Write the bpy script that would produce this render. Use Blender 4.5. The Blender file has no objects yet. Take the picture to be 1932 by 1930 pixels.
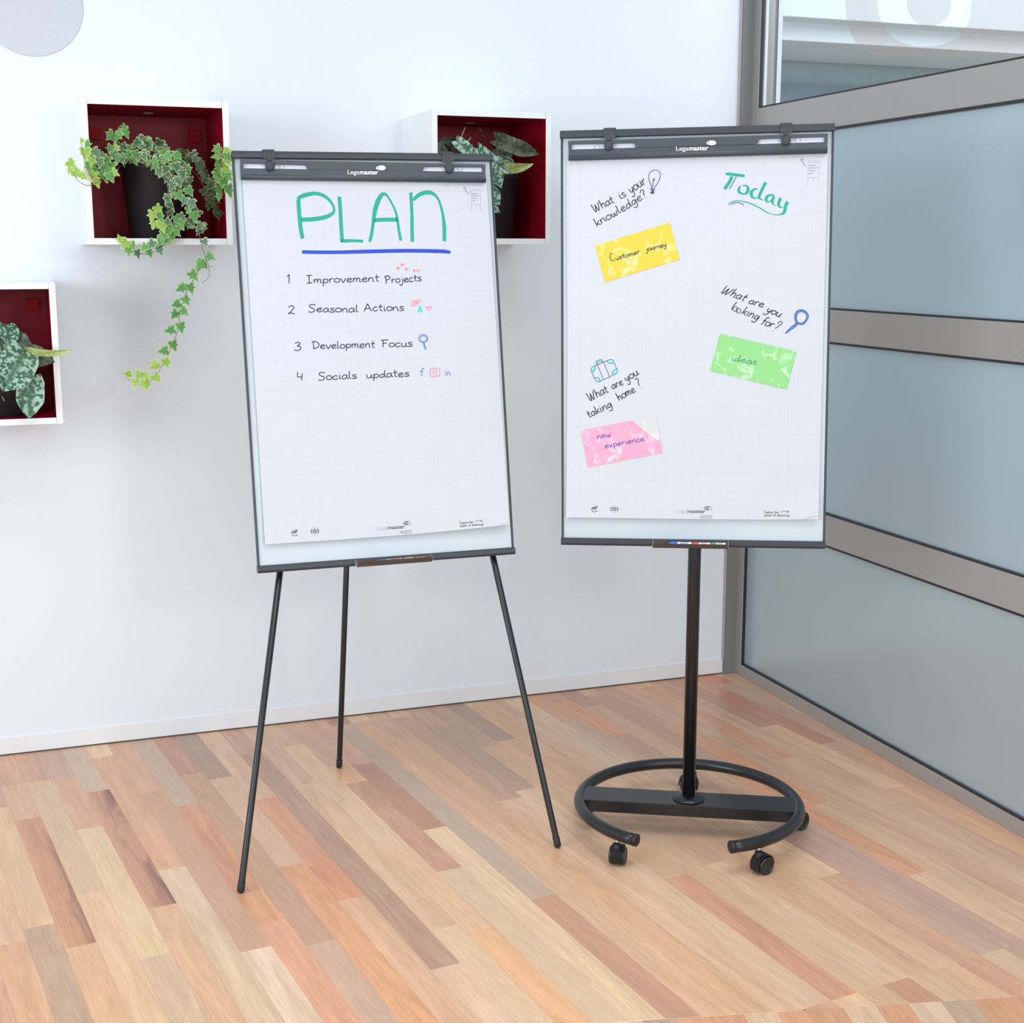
import bpy, math, random
from mathutils import Vector, Matrix
random.seed(7)
R_ = math.radians
W_, H_ = 1932, 1930
FPX = 2624.0
CX, CY = 966.0, 965.0
PITCH = math.atan(490 / FPX)
YAW = R_(19.95)
CAMZ = 1.63
YW = 4.664       # back wall plane
XG = 2.62        # glass partition plane

# ------------------------------------------------------------------ camera, world, lights, exposure
scene = bpy.context.scene
col = scene.collection
cam_d = bpy.data.cameras.new('camera')
cam = bpy.data.objects.new('camera', cam_d)
col.objects.link(cam)
cam_d.sensor_fit = 'HORIZONTAL'
cam_d.sensor_width = 36.0
cam_d.lens = FPX / W_ * 36.0
cam_d.clip_start = 0.05
cam.location = (0, 0, CAMZ)
FWD = Vector((math.sin(YAW) * math.cos(PITCH), math.cos(YAW) * math.cos(PITCH), -math.sin(PITCH)))
RGT = Vector((math.cos(YAW), -math.sin(YAW), 0))
UPV = RGT.cross(FWD)
cam.rotation_euler = Matrix((RGT, UPV, -FWD)).transposed().to_euler()
scene.camera = cam

scene.view_settings.view_transform = 'Standard'
scene.view_settings.look = 'None'
scene.view_settings.gamma = 1.0
scene.view_settings.use_curve_mapping = False
scene.view_settings.exposure = -0.10

world = bpy.data.worlds.new('world')
scene.world = world
world.use_nodes = True
wn = world.node_tree.nodes
wn['Background'].inputs[0].default_value = (0.88, 0.94, 1.0, 1)
wn['Background'].inputs[1].default_value = 0.89


def area_light(name, loc, target, sx, sy, power, color):
    d = bpy.data.lights.new(name, 'AREA')
    d.shape = 'RECTANGLE'
    d.size, d.size_y = sx, sy
    d.energy = power
    d.color = color
    o = bpy.data.objects.new(name, d)
    col.objects.link(o)
    o.location = loc
    o.rotation_euler = (Vector(target) - Vector(loc)).to_track_quat('-Z', 'Y').to_euler()
    return o


area_light('key_window', (1.75, -0.95, 2.25), (1.2, 4.3, 1.3), 0.45, 0.45, 26, (1.0, 0.95, 0.88))
area_light('front_fill', (1.2, -6.0, 1.4), (1.2, 4.6, 0.8), 9.0, 3.2, 150, (0.86, 0.93, 1.0))  # added fill light behind the camera, lifts the low wall
area_light('far_room_fill', (4.4, 3.4, 3.5), (4.2, 6.0, 2.3), 2.4, 1.2, 46, (0.93, 0.97, 1.0))  # added, unseen fill to brighten the far room and the panes
area_light('overhead_fill', (0.9, 1.5, 3.8), (1.1, 2.9, 0.0), 3.2, 1.6, 23, (1.0, 0.99, 0.97)).data.spread = R_(105)  # added overhead fill aimed at the floor, no fixture there
area_light('left_window', (-3.2, 1.2, 2.0), (1.6, 3.6, 0.9), 2.0, 1.6, 100, (0.80, 0.91, 1.0))


# ------------------------------------------------------------------ projection helpers (pixel of the photo -> real plane)
def ray(x, y):
    return FWD + RGT * ((x - CX) / FPX) - UPV * ((y - CY) / FPX)


CAMP = Vector((0, 0, CAMZ))


def on_plane(x, y, p, n):
    r = ray(x, y)
    t = (Vector(p) - CAMP).dot(n) / r.dot(n)
    return CAMP + r * t


def onY(x, y, Y): return on_plane(x, y, (0, Y, 0), Vector((0, 1, 0)))
def onX(x, y, X): return on_plane(x, y, (X, 0, 0), Vector((1, 0, 0)))
def onZ(x, y, Z): return on_plane(x, y, (0, 0, Z), Vector((0, 0, 1)))


# ------------------------------------------------------------------ materials
def lin(c):
    return tuple((v / 255 / 12.92) if v / 255 <= 0.04045 else ((v / 255 + 0.055) / 1.055) ** 2.4 for v in c[:3]) + (1,)


def mat(name, color, rough=0.5, metal=0.0, spec=0.5, bump=0.0, bscale=200.0, vary=0.0, vscale=3.0, coat=0.0):
    m = bpy.data.materials.new(name)
    m.use_nodes = True
    nt = m.node_tree
    b = nt.nodes['Principled BSDF']
    c = lin(color)
    b.inputs['Base Color'].default_value = c
    b.inputs['Roughness'].default_value = rough
    b.inputs['Metallic'].default_value = metal
    b.inputs['Specular IOR Level'].default_value = spec
    b.inputs['Coat Weight'].default_value = coat
    tc = nt.nodes.new('ShaderNodeTexCoord')
    nz = nt.nodes.new('ShaderNodeTexNoise')
    nz.inputs['Scale'].default_value = vscale
    nz.inputs['Detail'].default_value = 5
    nt.links.new(tc.outputs['Object'], nz.inputs['Vector'])
    mx = nt.nodes.new('ShaderNodeMix')
    mx.data_type = 'RGBA'
    v = vary
    mx.inputs[6].default_value = tuple(max(0, k * (1 - v)) for k in c[:3]) + (1,)
    mx.inputs[7].default_value = tuple(min(1, k * (1 + v)) for k in c[:3]) + (1,)
    nt.links.new(nz.outputs['Fac'], mx.inputs[0])
    nt.links.new(mx.outputs[2], b.inputs['Base Color'])
    if bump > 0:
        n2 = nt.nodes.new('ShaderNodeTexNoise')
        n2.inputs['Scale'].default_value = bscale
        n2.inputs['Detail'].default_value = 3
        nt.links.new(tc.outputs['Object'], n2.inputs['Vector'])
        bp = nt.nodes.new('ShaderNodeBump')
        bp.inputs['Strength'].default_value = bump
        bp.inputs['Distance'].default_value = 0.002
        nt.links.new(n2.outputs['Fac'], bp.inputs['Height'])
        nt.links.new(bp.outputs['Normal'], b.inputs['Normal'])
    return m


M = {}
M['wall'] = mat('white_paint', (229, 235, 242), 0.7, bump=0.25, bscale=140, vary=0.012, vscale=1.5)
M['skirt'] = mat('white_gloss_paint', (232, 234, 236), 0.35, vary=0.02)
M['joint'] = mat('dark_joint', (96, 78, 66), 0.9)
M['black'] = mat('black_powder_coat', (17, 20, 25), 0.27, spec=0.6, bump=0.15, bscale=900, vary=0.06)
M['rail'] = mat('anthracite_rail', (53, 60, 67), 0.42, spec=0.5, bump=0.1, bscale=800, vary=0.05)
M['bar'] = mat('clamp_bar_plastic', (64, 73, 80), 0.45, spec=0.5, bump=0.12, bscale=900, vary=0.05)
M['knob'] = mat('knob_plastic', (52, 59, 65), 0.5, bump=0.2, bscale=1200)
M['rubber'] = mat('black_rubber', (26, 27, 28), 0.55)
M['steel'] = mat('bright_steel', (200, 200, 200), 0.2, metal=1.0)
M['board'] = mat('lacquered_whiteboard', (194, 204, 210), 0.18, spec=0.5, coat=0.3)
M['boardback'] = mat('grey_board_back', (150, 154, 158), 0.6)
M['boxwhite'] = mat('white_laminate', (238, 240, 241), 0.4, vary=0.01)
M['boxred'] = mat('dark_red_laminate', (150, 14, 34), 0.38, spec=0.22, bump=0.3, bscale=500, vary=0.05)
M['bracket'] = mat('red_bracket_cover', (172, 8, 20), 0.5, spec=0.15)
M['pot'] = mat('black_plastic_pot', (36, 39, 44), 0.42, bump=0.1, bscale=500, vary=0.05)
M['soil'] = mat('potting_soil', (52, 38, 28), 0.95, bump=1.0, bscale=120, vary=0.4, vscale=60)
M['stem_brown'] = mat('brown_stem', (118, 92, 84), 0.6)
M['stem_green'] = mat('green_stalk', (150, 168, 96), 0.5)
M['postdark'] = mat('grey_post_paint', (124, 125, 124), 0.5, bump=0.1, bscale=400, vary=0.03)
M['frame'] = mat('warm_grey_aluminium', (166, 163, 159), 0.38, metal=0.25, bump=0.08, bscale=700, vary=0.03)
M['seal'] = mat('black_rubber_seal', (38, 36, 42), 0.5)
M['ink'] = mat('black_marker_ink', (52, 62, 76), 0.6)
M['inkprint'] = mat('grey_print', (88, 88, 100), 0.6)
M['inklight'] = mat('pale_grey_print', (176, 178, 188), 0.6)
M['inkfaint'] = mat('faint_grey_print', (214, 215, 222), 0.6)
M['green'] = mat('green_marker_ink', (3, 162, 134), 0.5, vary=0.06, vscale=60)
M['greendark'] = mat('green_marker_overlap', (6, 160, 138), 0.5)
M['blue'] = mat('blue_marker_ink', (16, 62, 196), 0.5, vary=0.06, vscale=60)
M['inkblue'] = mat('blue_pen_ink', (98, 130, 200), 0.6)
M['inkdblue'] = mat('dark_blue_pen_ink', (40, 70, 130), 0.6)
M['inkred'] = mat('red_pen_ink', (240, 118, 140), 0.6)
M['inkteal'] = mat('teal_pen_ink', (72, 208, 204), 0.6)
M['inkcyan'] = mat('cyan_fill', (130, 228, 226), 0.6)
M['inkpurple'] = mat('purple_pen_ink', (104, 78, 170), 0.6)
M['inknote'] = mat('dark_note_ink', (46, 74, 70), 0.6)
M['inknotegreen'] = mat('green_note_ink', (20, 140, 110), 0.6)
M['whiteprint'] = mat('white_print', (240, 244, 248), 0.5)
M['slotwhite'] = mat('white_slot_insert', (226, 227, 240), 0.5)
M['greyring'] = mat('grey_ring', (178, 184, 196), 0.5)
M['marker_blue'] = mat('blue_plastic', (10, 110, 205), 0.3)
M['marker_red'] = mat('red_plastic', (214, 70, 84), 0.3)
M['marker_green'] = mat('green_plastic', (70, 150, 120), 0.3)
M['marker_body'] = mat('white_marker_barrel', (240, 240, 242), 0.3)
M['farwall'] = mat('grey_green_panel', (168, 186, 190), 0.6, vary=0.05, vscale=1.2)
M['farwhite'] = mat('white_bulkhead_paint', (232, 240, 244), 0.6)
M['fardark'] = mat('blue_grey_panel', (126, 146, 158), 0.6)
M['mauve'] = mat('mauve_grey_paint', (176, 166, 170), 0.5)


def paper_mat():
    m = bpy.data.materials.new('squared_paper')
    m.use_nodes = True
    nt = m.node_tree
    N, L = nt.nodes, nt.links
    b = N['Principled BSDF']
    b.inputs['Roughness'].default_value = 0.65
    uv = N.new('ShaderNodeUVMap')
    sep = N.new('ShaderNodeSeparateXYZ')
    L.new(uv.outputs[0], sep.inputs[0])
    outs = []
    for k in (0, 1):
        mo = N.new('ShaderNodeMath'); mo.operation = 'MODULO'; mo.inputs[1].default_value = 0.025
        ad = N.new('ShaderNodeMath'); ad.operation = 'ADD'; ad.inputs[1].default_value = 5.0
        lt = N.new('ShaderNodeMath'); lt.operation = 'LESS_THAN'; lt.inputs[1].default_value = 0.0011
        L.new(sep.outputs[k], ad.inputs[0]); L.new(ad.outputs[0], mo.inputs[0]); L.new(mo.outputs[0], lt.inputs[0])
        outs.append(lt)
    mx = N.new('ShaderNodeMath'); mx.operation = 'MAXIMUM'
    L.new(outs[0].outputs[0], mx.inputs[0]); L.new(outs[1].outputs[0], mx.inputs[1])
    ml = N.new('ShaderNodeMath'); ml.operation = 'MULTIPLY'; ml.inputs[1].default_value = 0.55
    L.new(mx.outputs[0], ml.inputs[0])
    mc = N.new('ShaderNodeMix'); mc.data_type = 'RGBA'
    mc.inputs[6].default_value = lin((202, 205, 212))
    mc.inputs[7].default_value = lin((193, 197, 205))
    L.new(ml.outputs[0], mc.inputs[0])
    L.new(mc.outputs[2], b.inputs['Base Color'])
    nz = N.new('ShaderNodeTexNoise'); nz.inputs['Scale'].default_value = 3.5; nz.inputs['Detail'].default_value = 2
    L.new(uv.outputs[0], nz.inputs['Vector'])
    bp = N.new('ShaderNodeBump'); bp.inputs['Strength'].default_value = 0.25; bp.inputs['Distance'].default_value = 0.02
    L.new(nz.outputs['Fac'], bp.inputs['Height']); L.new(bp.outputs['Normal'], b.inputs['Normal'])
    return m


M['paper'] = paper_mat()


def note_mat(name, c):
    """static film note: glossy crumpled film, glare painted into the colour as paler blotches"""
    m = bpy.data.materials.new(name)
    m.use_nodes = True
    nt = m.node_tree
    N, L = nt.nodes, nt.links
    b = N['Principled BSDF']
    b.inputs['Roughness'].default_value = 0.3
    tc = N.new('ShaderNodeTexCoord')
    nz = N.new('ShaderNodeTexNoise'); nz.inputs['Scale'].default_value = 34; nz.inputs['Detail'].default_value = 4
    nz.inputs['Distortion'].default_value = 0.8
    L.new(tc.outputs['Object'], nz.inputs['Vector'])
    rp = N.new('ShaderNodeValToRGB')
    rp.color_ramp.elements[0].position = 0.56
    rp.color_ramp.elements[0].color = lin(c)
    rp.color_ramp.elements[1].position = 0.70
    rp.color_ramp.elements[1].color = lin(tuple(v + (245 - v) * 0.55 for v in c))  # paler end of the ramp: glare put into the base colour
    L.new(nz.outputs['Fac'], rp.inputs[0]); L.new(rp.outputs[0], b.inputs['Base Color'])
    bp = N.new('ShaderNodeBump'); bp.inputs['Strength'].default_value = 0.35; bp.inputs['Distance'].default_value = 0.003
    L.new(nz.outputs['Fac'], bp.inputs['Height']); L.new(bp.outputs['Normal'], b.inputs['Normal'])
    return m


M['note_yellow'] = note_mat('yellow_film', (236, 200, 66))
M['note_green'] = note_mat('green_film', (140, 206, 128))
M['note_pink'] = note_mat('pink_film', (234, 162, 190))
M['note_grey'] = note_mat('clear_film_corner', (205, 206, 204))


def glass_frosted():
    m = bpy.data.materials.new('frosted_film_glass')
    m.use_nodes = True
    nt = m.node_tree
    N, L = nt.nodes, nt.links
    for n in list(N):
        if n.type != 'OUTPUT_MATERIAL': N.remove(n)
    out = N['Material Output']
    dif = N.new('ShaderNodeBsdfDiffuse'); dif.inputs[0].default_value = lin((192, 212, 220))
    tr = N.new('ShaderNodeBsdfRefraction'); tr.inputs[0].default_value = lin((232, 244, 248)); tr.inputs['IOR'].default_value = 1.25; tr.inputs['Roughness'].default_value = 0.55
    m1 = N.new('ShaderNodeMixShader'); m1.inputs[0].default_value = 0.55
    L.new(dif.outputs[0], m1.inputs[1]); L.new(tr.outputs[0], m1.inputs[2])
    gl = N.new('ShaderNodeBsdfGlossy'); gl.inputs['Roughness'].default_value = 0.05
    gl.inputs[0].default_value = (0.95, 0.95, 0.95, 1)
    fr = N.new('ShaderNodeFresnel'); fr.inputs[0].default_value = 2.1
    geo = N.new('ShaderNodeNewGeometry'); inv = N.new('ShaderNodeMath'); inv.operation = 'SUBTRACT'; inv.inputs[0].default_value = 1.0
    L.new(geo.outputs['Backfacing'], inv.inputs[1])
    frm = N.new('ShaderNodeMath'); frm.operation = 'MULTIPLY'
    L.new(fr.outputs[0], frm.inputs[0]); L.new(inv.outputs[0], frm.inputs[1])
    tc = N.new('ShaderNodeTexCoord'); nz = N.new('ShaderNodeTexNoise'); nz.inputs['Scale'].default_value = 900
    L.new(tc.outputs['Object'], nz.inputs['Vector'])
    bp = N.new('ShaderNodeBump'); bp.inputs['Strength'].default_value = 0.12; bp.inputs['Distance'].default_value = 0.001
    L.new(nz.outputs['Fac'], bp.inputs['Height']); L.new(bp.outputs['Normal'], gl.inputs['Normal'])
    m2 = N.new('ShaderNodeMixShader')
    L.new(frm.outputs[0], m2.inputs[0]); L.new(m1.outputs[0], m2.inputs[1]); L.new(gl.outputs[0], m2.inputs[2])
    L.new(m2.outputs[0], out.inputs[0])
    return m


def glass_clear():
    m = bpy.data.materials.new('clear_glass')
    m.use_nodes = True
    nt = m.node_tree
    N, L = nt.nodes, nt.links
    for n in list(N):
        if n.type != 'OUTPUT_MATERIAL': N.remove(n)
    out = N['Material Output']
    t = N.new('ShaderNodeBsdfTransparent'); t.inputs[0].default_value = (0.93, 0.96, 0.97, 1)
    g = N.new('ShaderNodeBsdfGlossy'); g.inputs['Roughness'].default_value = 0.02
    fr = N.new('ShaderNodeFresnel'); fr.inputs[0].default_value = 1.5
    geo = N.new('ShaderNodeNewGeometry'); inv = N.new('ShaderNodeMath'); inv.operation = 'SUBTRACT'; inv.inputs[0].default_value = 1.0
    L.new(geo.outputs['Backfacing'], inv.inputs[1])
    frm = N.new('ShaderNodeMath'); frm.operation = 'MULTIPLY'
    L.new(fr.outputs[0], frm.inputs[0]); L.new(inv.outputs[0], frm.inputs[1])
    mx = N.new('ShaderNodeMixShader')
    L.new(frm.outputs[0], mx.inputs[0]); L.new(t.outputs[0], mx.inputs[1]); L.new(g.outputs[0], mx.inputs[2])
    L.new(mx.outputs[0], out.inputs[0])
    return m


def film_mat(name, c, alpha):
    m = bpy.data.materials.new(name)
    m.use_nodes = True
    b = m.node_tree.nodes['Principled BSDF']
    b.inputs['Base Color'].default_value = lin(c)
    b.inputs['Alpha'].default_value = alpha
    b.inputs['Roughness'].default_value = 0.5
    return m


M['frost'] = glass_frosted()
M['clear'] = glass_clear()
M['decal'] = film_mat('translucent_letter_film', (178, 156, 150), 0.34)
M['tray'] = film_mat('smoky_clear_acrylic', (88, 76, 70), 0.82)
M['trayedge'] = mat('polished_acrylic_edge', (196, 206, 212), 0.15)


def plank_mat():
    m = bpy.data.materials.new('oiled_hardwood')
    m.use_nodes = True
    nt = m.node_tree
    N, L = nt.nodes, nt.links
    b = N['Principled BSDF']
    b.inputs['Roughness'].default_value = 0.33
    b.inputs['Specular IOR Level'].default_value = 0.45
    at = N.new('ShaderNodeAttribute'); at.attribute_name = 'tint'
    uv = N.new('ShaderNodeUVMap')                     # u across (m), v along (m) + random offsets
    mp = N.new('ShaderNodeMapping'); mp.inputs['Scale'].default_value = (1, 0.07, 1)
    L.new(uv.outputs[0], mp.inputs[0])
    n1 = N.new('ShaderNodeTexNoise'); n1.inputs['Scale'].default_value = 160; n1.inputs['Detail'].default_value = 6
    n1.inputs['Roughness'].default_value = 0.6; n1.inputs['Distortion'].default_value = 0.6
    L.new(mp.outputs[0], n1.inputs['Vector'])
    mp2 = N.new('ShaderNodeMapping'); mp2.inputs['Scale'].default_value = (1, 0.1, 1)
    L.new(uv.outputs[0], mp2.inputs[0])
    n2 = N.new('ShaderNodeTexNoise'); n2.inputs['Scale'].default_value = 22; n2.inputs['Detail'].default_value = 3
    n2.inputs['Distortion'].default_value = 1.2
    L.new(mp2.outputs[0], n2.inputs['Vector'])
    # fine pores
    n3 = N.new('ShaderNodeTexNoise'); n3.inputs['Scale'].default_value = 900; n3.inputs['Detail'].default_value = 2
    mp3 = N.new('ShaderNodeMapping'); mp3.inputs['Scale'].default_value = (1, 0.12, 1)
    L.new(uv.outputs[0], mp3.inputs[0]); L.new(mp3.outputs[0], n3.inputs['Vector'])

    def rng(src, a, c_):
        r = N.new('ShaderNodeMapRange'); r.inputs[1].default_value = 0.3; r.inputs[2].default_value = 0.7
        r.inputs[3].default_value = a; r.inputs[4].default_value = c_
        L.new(src.outputs['Fac'], r.inputs[0]); return r
    r1, r2, r3 = rng(n1, 0.90, 1.08), rng(n2, 0.86, 1.10), rng(n3, 0.93, 1.05)
    a1 = N.new('ShaderNodeMath'); a1.operation = 'MULTIPLY'
    L.new(r1.outputs[0], a1.inputs[0]); L.new(r3.outputs[0], a1.inputs[1])
    vm = N.new('ShaderNodeVectorMath'); vm.operation = 'SCALE'
    L.new(at.outputs['Color'], vm.inputs[0]); L.new(a1.outputs[0], vm.inputs['Scale'])
    # broad streaks shift the tone toward grey-brown
    cb = N.new('ShaderNodeCombineXYZ')
    pw = N.new('ShaderNodeMath'); pw.operation = 'POWER'; pw.inputs[1].default_value = 0.9
    pw2 = N.new('ShaderNodeMath'); pw2.operation = 'POWER'; pw2.inputs[1].default_value = 1.15
    L.new(r2.outputs[0], pw.inputs[0]); L.new(r2.outputs[0], pw2.inputs[0])
    L.new(pw.outputs[0], cb.inputs[0]); L.new(r2.outputs[0], cb.inputs[1]); L.new(pw2.outputs[0], cb.inputs[2])
    mu = N.new('ShaderNodeVectorMath'); mu.operation = 'MULTIPLY'
    L.new(vm.outputs[0], mu.inputs[0]); L.new(cb.outputs[0], mu.inputs[1])
    # dark heartwood streak, strength in the attribute 'streak', along u = 0.8 of the plank
    st = N.new('ShaderNodeAttribute'); st.attribute_name = 'streak'
    mr = N.new('ShaderNodeMapRange'); mr.inputs[1].default_value = 0.42; mr.inputs[2].default_value = 0.62
    L.new(n2.outputs['Fac'], mr.inputs[0])
    sm = N.new('ShaderNodeMath'); sm.operation = 'MULTIPLY'
    L.new(mr.outputs[0], sm.inputs[0]); L.new(st.outputs['Fac'], sm.inputs[1])
    mx = N.new('ShaderNodeMix'); mx.data_type = 'RGBA'
    mx.inputs[7].default_value = lin((128, 84, 78))
    L.new(sm.outputs[0], mx.inputs[0]); L.new(mu.outputs[0], mx.inputs[6])
    L.new(mx.outputs[2], b.inputs['Base Color'])
    bp = N.new('ShaderNodeBump'); bp.inputs['Strength'].default_value = 0.12; bp.inputs['Distance'].default_value = 0.0008
    L.new(n1.outputs['Fac'], bp.inputs['Height']); L.new(bp.outputs['Normal'], b.inputs['Normal'])
    return m


M['plank'] = plank_mat()


def leaf_mat(name, center, center2, margin, spots=None):
    m = bpy.data.materials.new(name)
    m.use_nodes = True
    nt = m.node_tree
    N, L = nt.nodes, nt.links
    b = N['Principled BSDF']
    b.inputs['Roughness'].default_value = 0.38
    b.inputs['Transmission Weight'].default_value = 0.0
    at = N.new('ShaderNodeAttribute'); at.attribute_name = 'edge'
    tc = N.new('ShaderNodeTexCoord')
    oi = N.new('ShaderNodeObjectInfo')
    ofs = N.new('ShaderNodeVectorMath'); ofs.operation = 'SCALE'
    ofs.inputs[0].default_value = (7, 3, 5)
    L.new(oi.outputs['Random'], ofs.inputs['Scale'])
    add = N.new('ShaderNodeVectorMath'); add.operation = 'ADD'
    L.new(tc.outputs['Object'], add.inputs[0]); L.new(ofs.outputs[0], add.inputs[1])
    nz = N.new('ShaderNodeTexNoise'); nz.inputs['Scale'].default_value = 150 if not spots else 95
    nz.inputs['Detail'].default_value = 3
    L.new(add.outputs[0], nz.inputs['Vector'])
    c1 = N.new('ShaderNodeMix'); c1.data_type = 'RGBA'
    c1.inputs[6].default_value = lin(center); c1.inputs[7].default_value = lin(center2)
    if spots:
        mr = N.new('ShaderNodeMapRange'); mr.inputs[1].default_value = 0.47; mr.inputs[2].default_value = 0.53
        L.new(nz.outputs['Fac'], mr.inputs[0])
        at2 = N.new('ShaderNodeAttribute'); at2.attribute_name = 'rib'
        mm = N.new('ShaderNodeMath'); mm.operation = 'MULTIPLY'
        L.new(mr.outputs[0], mm.inputs[0]); L.new(at2.outputs['Fac'], mm.inputs[1])
        L.new(mm.outputs[0], c1.inputs[0])
    else:
        L.new(oi.outputs['Random'], c1.inputs[0])
    sm = N.new('ShaderNodeMath'); sm.operation = 'ADD'
    n0 = N.new('ShaderNodeMath'); n0.operation = 'MULTIPLY_ADD'; n0.inputs[1].default_value = 0.9; n0.inputs[2].default_value = -0.45
    L.new(nz.outputs['Fac'], n0.inputs[0]); L.new(at.outputs['Fac'], sm.inputs[0]); L.new(n0.outputs[0], sm.inputs[1])
    mr2 = N.new('ShaderNodeMapRange')
    mr2.inputs[1].default_value = 0.56 if not spots else 0.9
    mr2.inputs[2].default_value = 0.72 if not spots else 1.0
    L.new(sm.outputs[0], mr2.inputs[0])
    c2 = N.new('ShaderNodeMix'); c2.data_type = 'RGBA'
    c2.inputs[7].default_value = lin(margin)
    L.new(mr2.outputs[0], c2.inputs[0]); L.new(c1.outputs[2], c2.inputs[6])
    L.new(c2.outputs[2], b.inputs['Base Color'])
    tr = N.new('ShaderNodeBsdfTranslucent'); L.new(c2.outputs[2], tr.inputs[0])
    ms = N.new('ShaderNodeMixShader'); ms.inputs[0].default_value = 0.25
    L.new(b.outputs[0], ms.inputs[1]); L.new(tr.outputs[0], ms.inputs[2])
    L.new(ms.outputs[0], N['Material Output'].inputs[0])
    return m


M['ivy_var'] = leaf_mat('variegated_ivy', (74, 116, 84), (96, 140, 108), (206, 214, 160))
M['ivy_green'] = leaf_mat('young_ivy', (86, 150, 74), (112, 172, 96), (176, 206, 130))
M['ivy_lime'] = leaf_mat('lime_ivy', (140, 186, 76), (166, 202, 92), (206, 220, 130))
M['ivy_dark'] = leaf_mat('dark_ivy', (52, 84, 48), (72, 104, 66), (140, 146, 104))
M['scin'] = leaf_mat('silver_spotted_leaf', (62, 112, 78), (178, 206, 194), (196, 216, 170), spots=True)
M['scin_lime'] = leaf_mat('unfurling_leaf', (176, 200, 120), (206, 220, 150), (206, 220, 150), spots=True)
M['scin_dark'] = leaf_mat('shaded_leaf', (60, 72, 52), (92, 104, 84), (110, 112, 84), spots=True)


# ------------------------------------------------------------------ mesh builder and scene graph helpers
class MB:
    def __init__(s):
        s.v, s.f, s.m, s.sm = [], [], [], []

    def poly(s, pts, mi=0, smooth=False):
        b = len(s.v); s.v += [Vector(p) for p in pts]
        s.f.append(tuple(range(b, b + len(pts)))); s.m.append(mi); s.sm.append(smooth)

    def hexa(s, c, mi=0):
        """8 corners: bottom 4 ccw, top 4 ccw; mi may be a list for (bottom, top, s0, s1, s2, s3)"""
        b = len(s.v); s.v += [Vector(p) for p in c]
        fs = [(3, 2, 1, 0), (4, 5, 6, 7), (0, 1, 5, 4), (1, 2, 6, 5), (2, 3, 7, 6), (3, 0, 4, 7)]
        for k, f in enumerate(fs):
            s.f.append(tuple(b + i for i in f)); s.m.append(mi[k] if isinstance(mi, (list, tuple)) else mi); s.sm.append(False)

    def box(s, a, b, mi=0, fr=None):
        (x0, y0, z0), (x1, y1, z1) = a, b
        c = [(x0, y0, z0), (x1, y0, z0), (x1, y1, z0), (x0, y1, z0), (x0, y0, z1), (x1, y0, z1), (x1, y1, z1), (x0, y1, z1)]
        if fr: c = [fr(p) for p in c]
        s.hexa(c, mi)

    def prism(s, outline, d0, d1, fr, mi=0, smooth=False):
        """outline in (u, v) extruded in n from d0 to d1 through fr((u, n, v))"""
        n = len(outline); b = len(s.v)
        s.v += [Vector(fr((u, d0, v))) for u, v in outline] + [Vector(fr((u, d1, v))) for u, v in outline]
        s.f.append(tuple(b + i for i in range(n))); s.m.append(mi); s.sm.append(False)
        s.f.append(tuple(b + n + i for i in reversed(range(n)))); s.m.append(mi); s.sm.append(False)
        for i in range(n):
            j = (i + 1) % n
            s.f.append((b + i, b + n + i, b + n + j, b + j)); s.m.append(mi); s.sm.append(smooth)

    def tube(s, pts, r, seg=12, mi=0, cap=True, closed=False):
        pts = [Vector(p) for p in pts]
        n = len(pts)
        rr = r if isinstance(r, (list, tuple)) else [r] * n
        b = len(s.v)
        ref = None
        for i, p in enumerate(pts):
            if closed: t = pts[(i + 1) % n] - pts[i - 1]
            else: t = pts[min(i + 1, n - 1)] - pts[max(i - 1, 0)]
            t.normalize()
            if ref is None:
                ref = Vector((0, 0, 1)) if abs(t.z) < 0.9 else Vector((1, 0, 0))
            a = t.cross(ref)
            if a.length < 1e-6: a = t.cross(Vector((0, 1, 0)))
            a.normalize(); c = a.cross(t); ref = c
            for k in range(seg):
                an = 2 * math.pi * k / seg
                s.v.append(p + (a * math.cos(an) + c * math.sin(an)) * rr[i])
        for i in range(n if closed else n - 1):
            for k in range(seg):
                k2 = (k + 1) % seg; i2 = (i + 1) % n
                s.f.append((b + i * seg + k, b + i * seg + k2, b + i2 * seg + k2, b + i2 * seg + k)); s.m.append(mi); s.sm.append(True)
        if cap and not closed:
            s.f.append(tuple(b + k for k in reversed(range(seg)))); s.m.append(mi); s.sm.append(False)
            s.f.append(tuple(b + (n - 1) * seg + k for k in range(seg))); s.m.append(mi); s.sm.append(False)

    def lathe(s, prof, origin, axis=Vector((0, 0, 1)), seg=32, mi=0, caps=True):
        """prof list of (r, h)"""
        axis = Vector(axis).normalized(); o = Vector(origin)
        a = axis.orthogonal().normalized(); c = axis.cross(a)
        b = len(s.v); n = len(prof)
        for r, h in prof:
            for k in range(seg):
                an = 2 * math.pi * k / seg
                s.v.append(o + axis * h + (a * math.cos(an) + c * math.sin(an)) * r)
        for i in range(n - 1):
            for k in range(seg):
                k2 = (k + 1) % seg
                s.f.append((b + i * seg + k, b + i * seg + k2, b + (i + 1) * seg + k2, b + (i + 1) * seg + k)); s.m.append(mi); s.sm.append(True)
        if caps:
            s.f.append(tuple(b + k for k in reversed(range(seg)))); s.m.append(mi); s.sm.append(False)
            s.f.append(tuple(b + (n - 1) * seg + k for k in range(seg))); s.m.append(mi); s.sm.append(False)

    def mesh(s, name, mats, org=Vector((0, 0, 0))):
        me = bpy.data.meshes.new(name)
        me.from_pydata([tuple(v - org) for v in s.v], [], s.f)
        for mm in mats: me.materials.append(mm)
        me.polygons.foreach_set('material_index', s.m)
        me.polygons.foreach_set('use_smooth', s.sm)
        me.update()
        return me


ORG = {}


def org_of(parent):
    return ORG[parent.name] if parent is not None else Vector((0, 0, 0))


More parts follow.
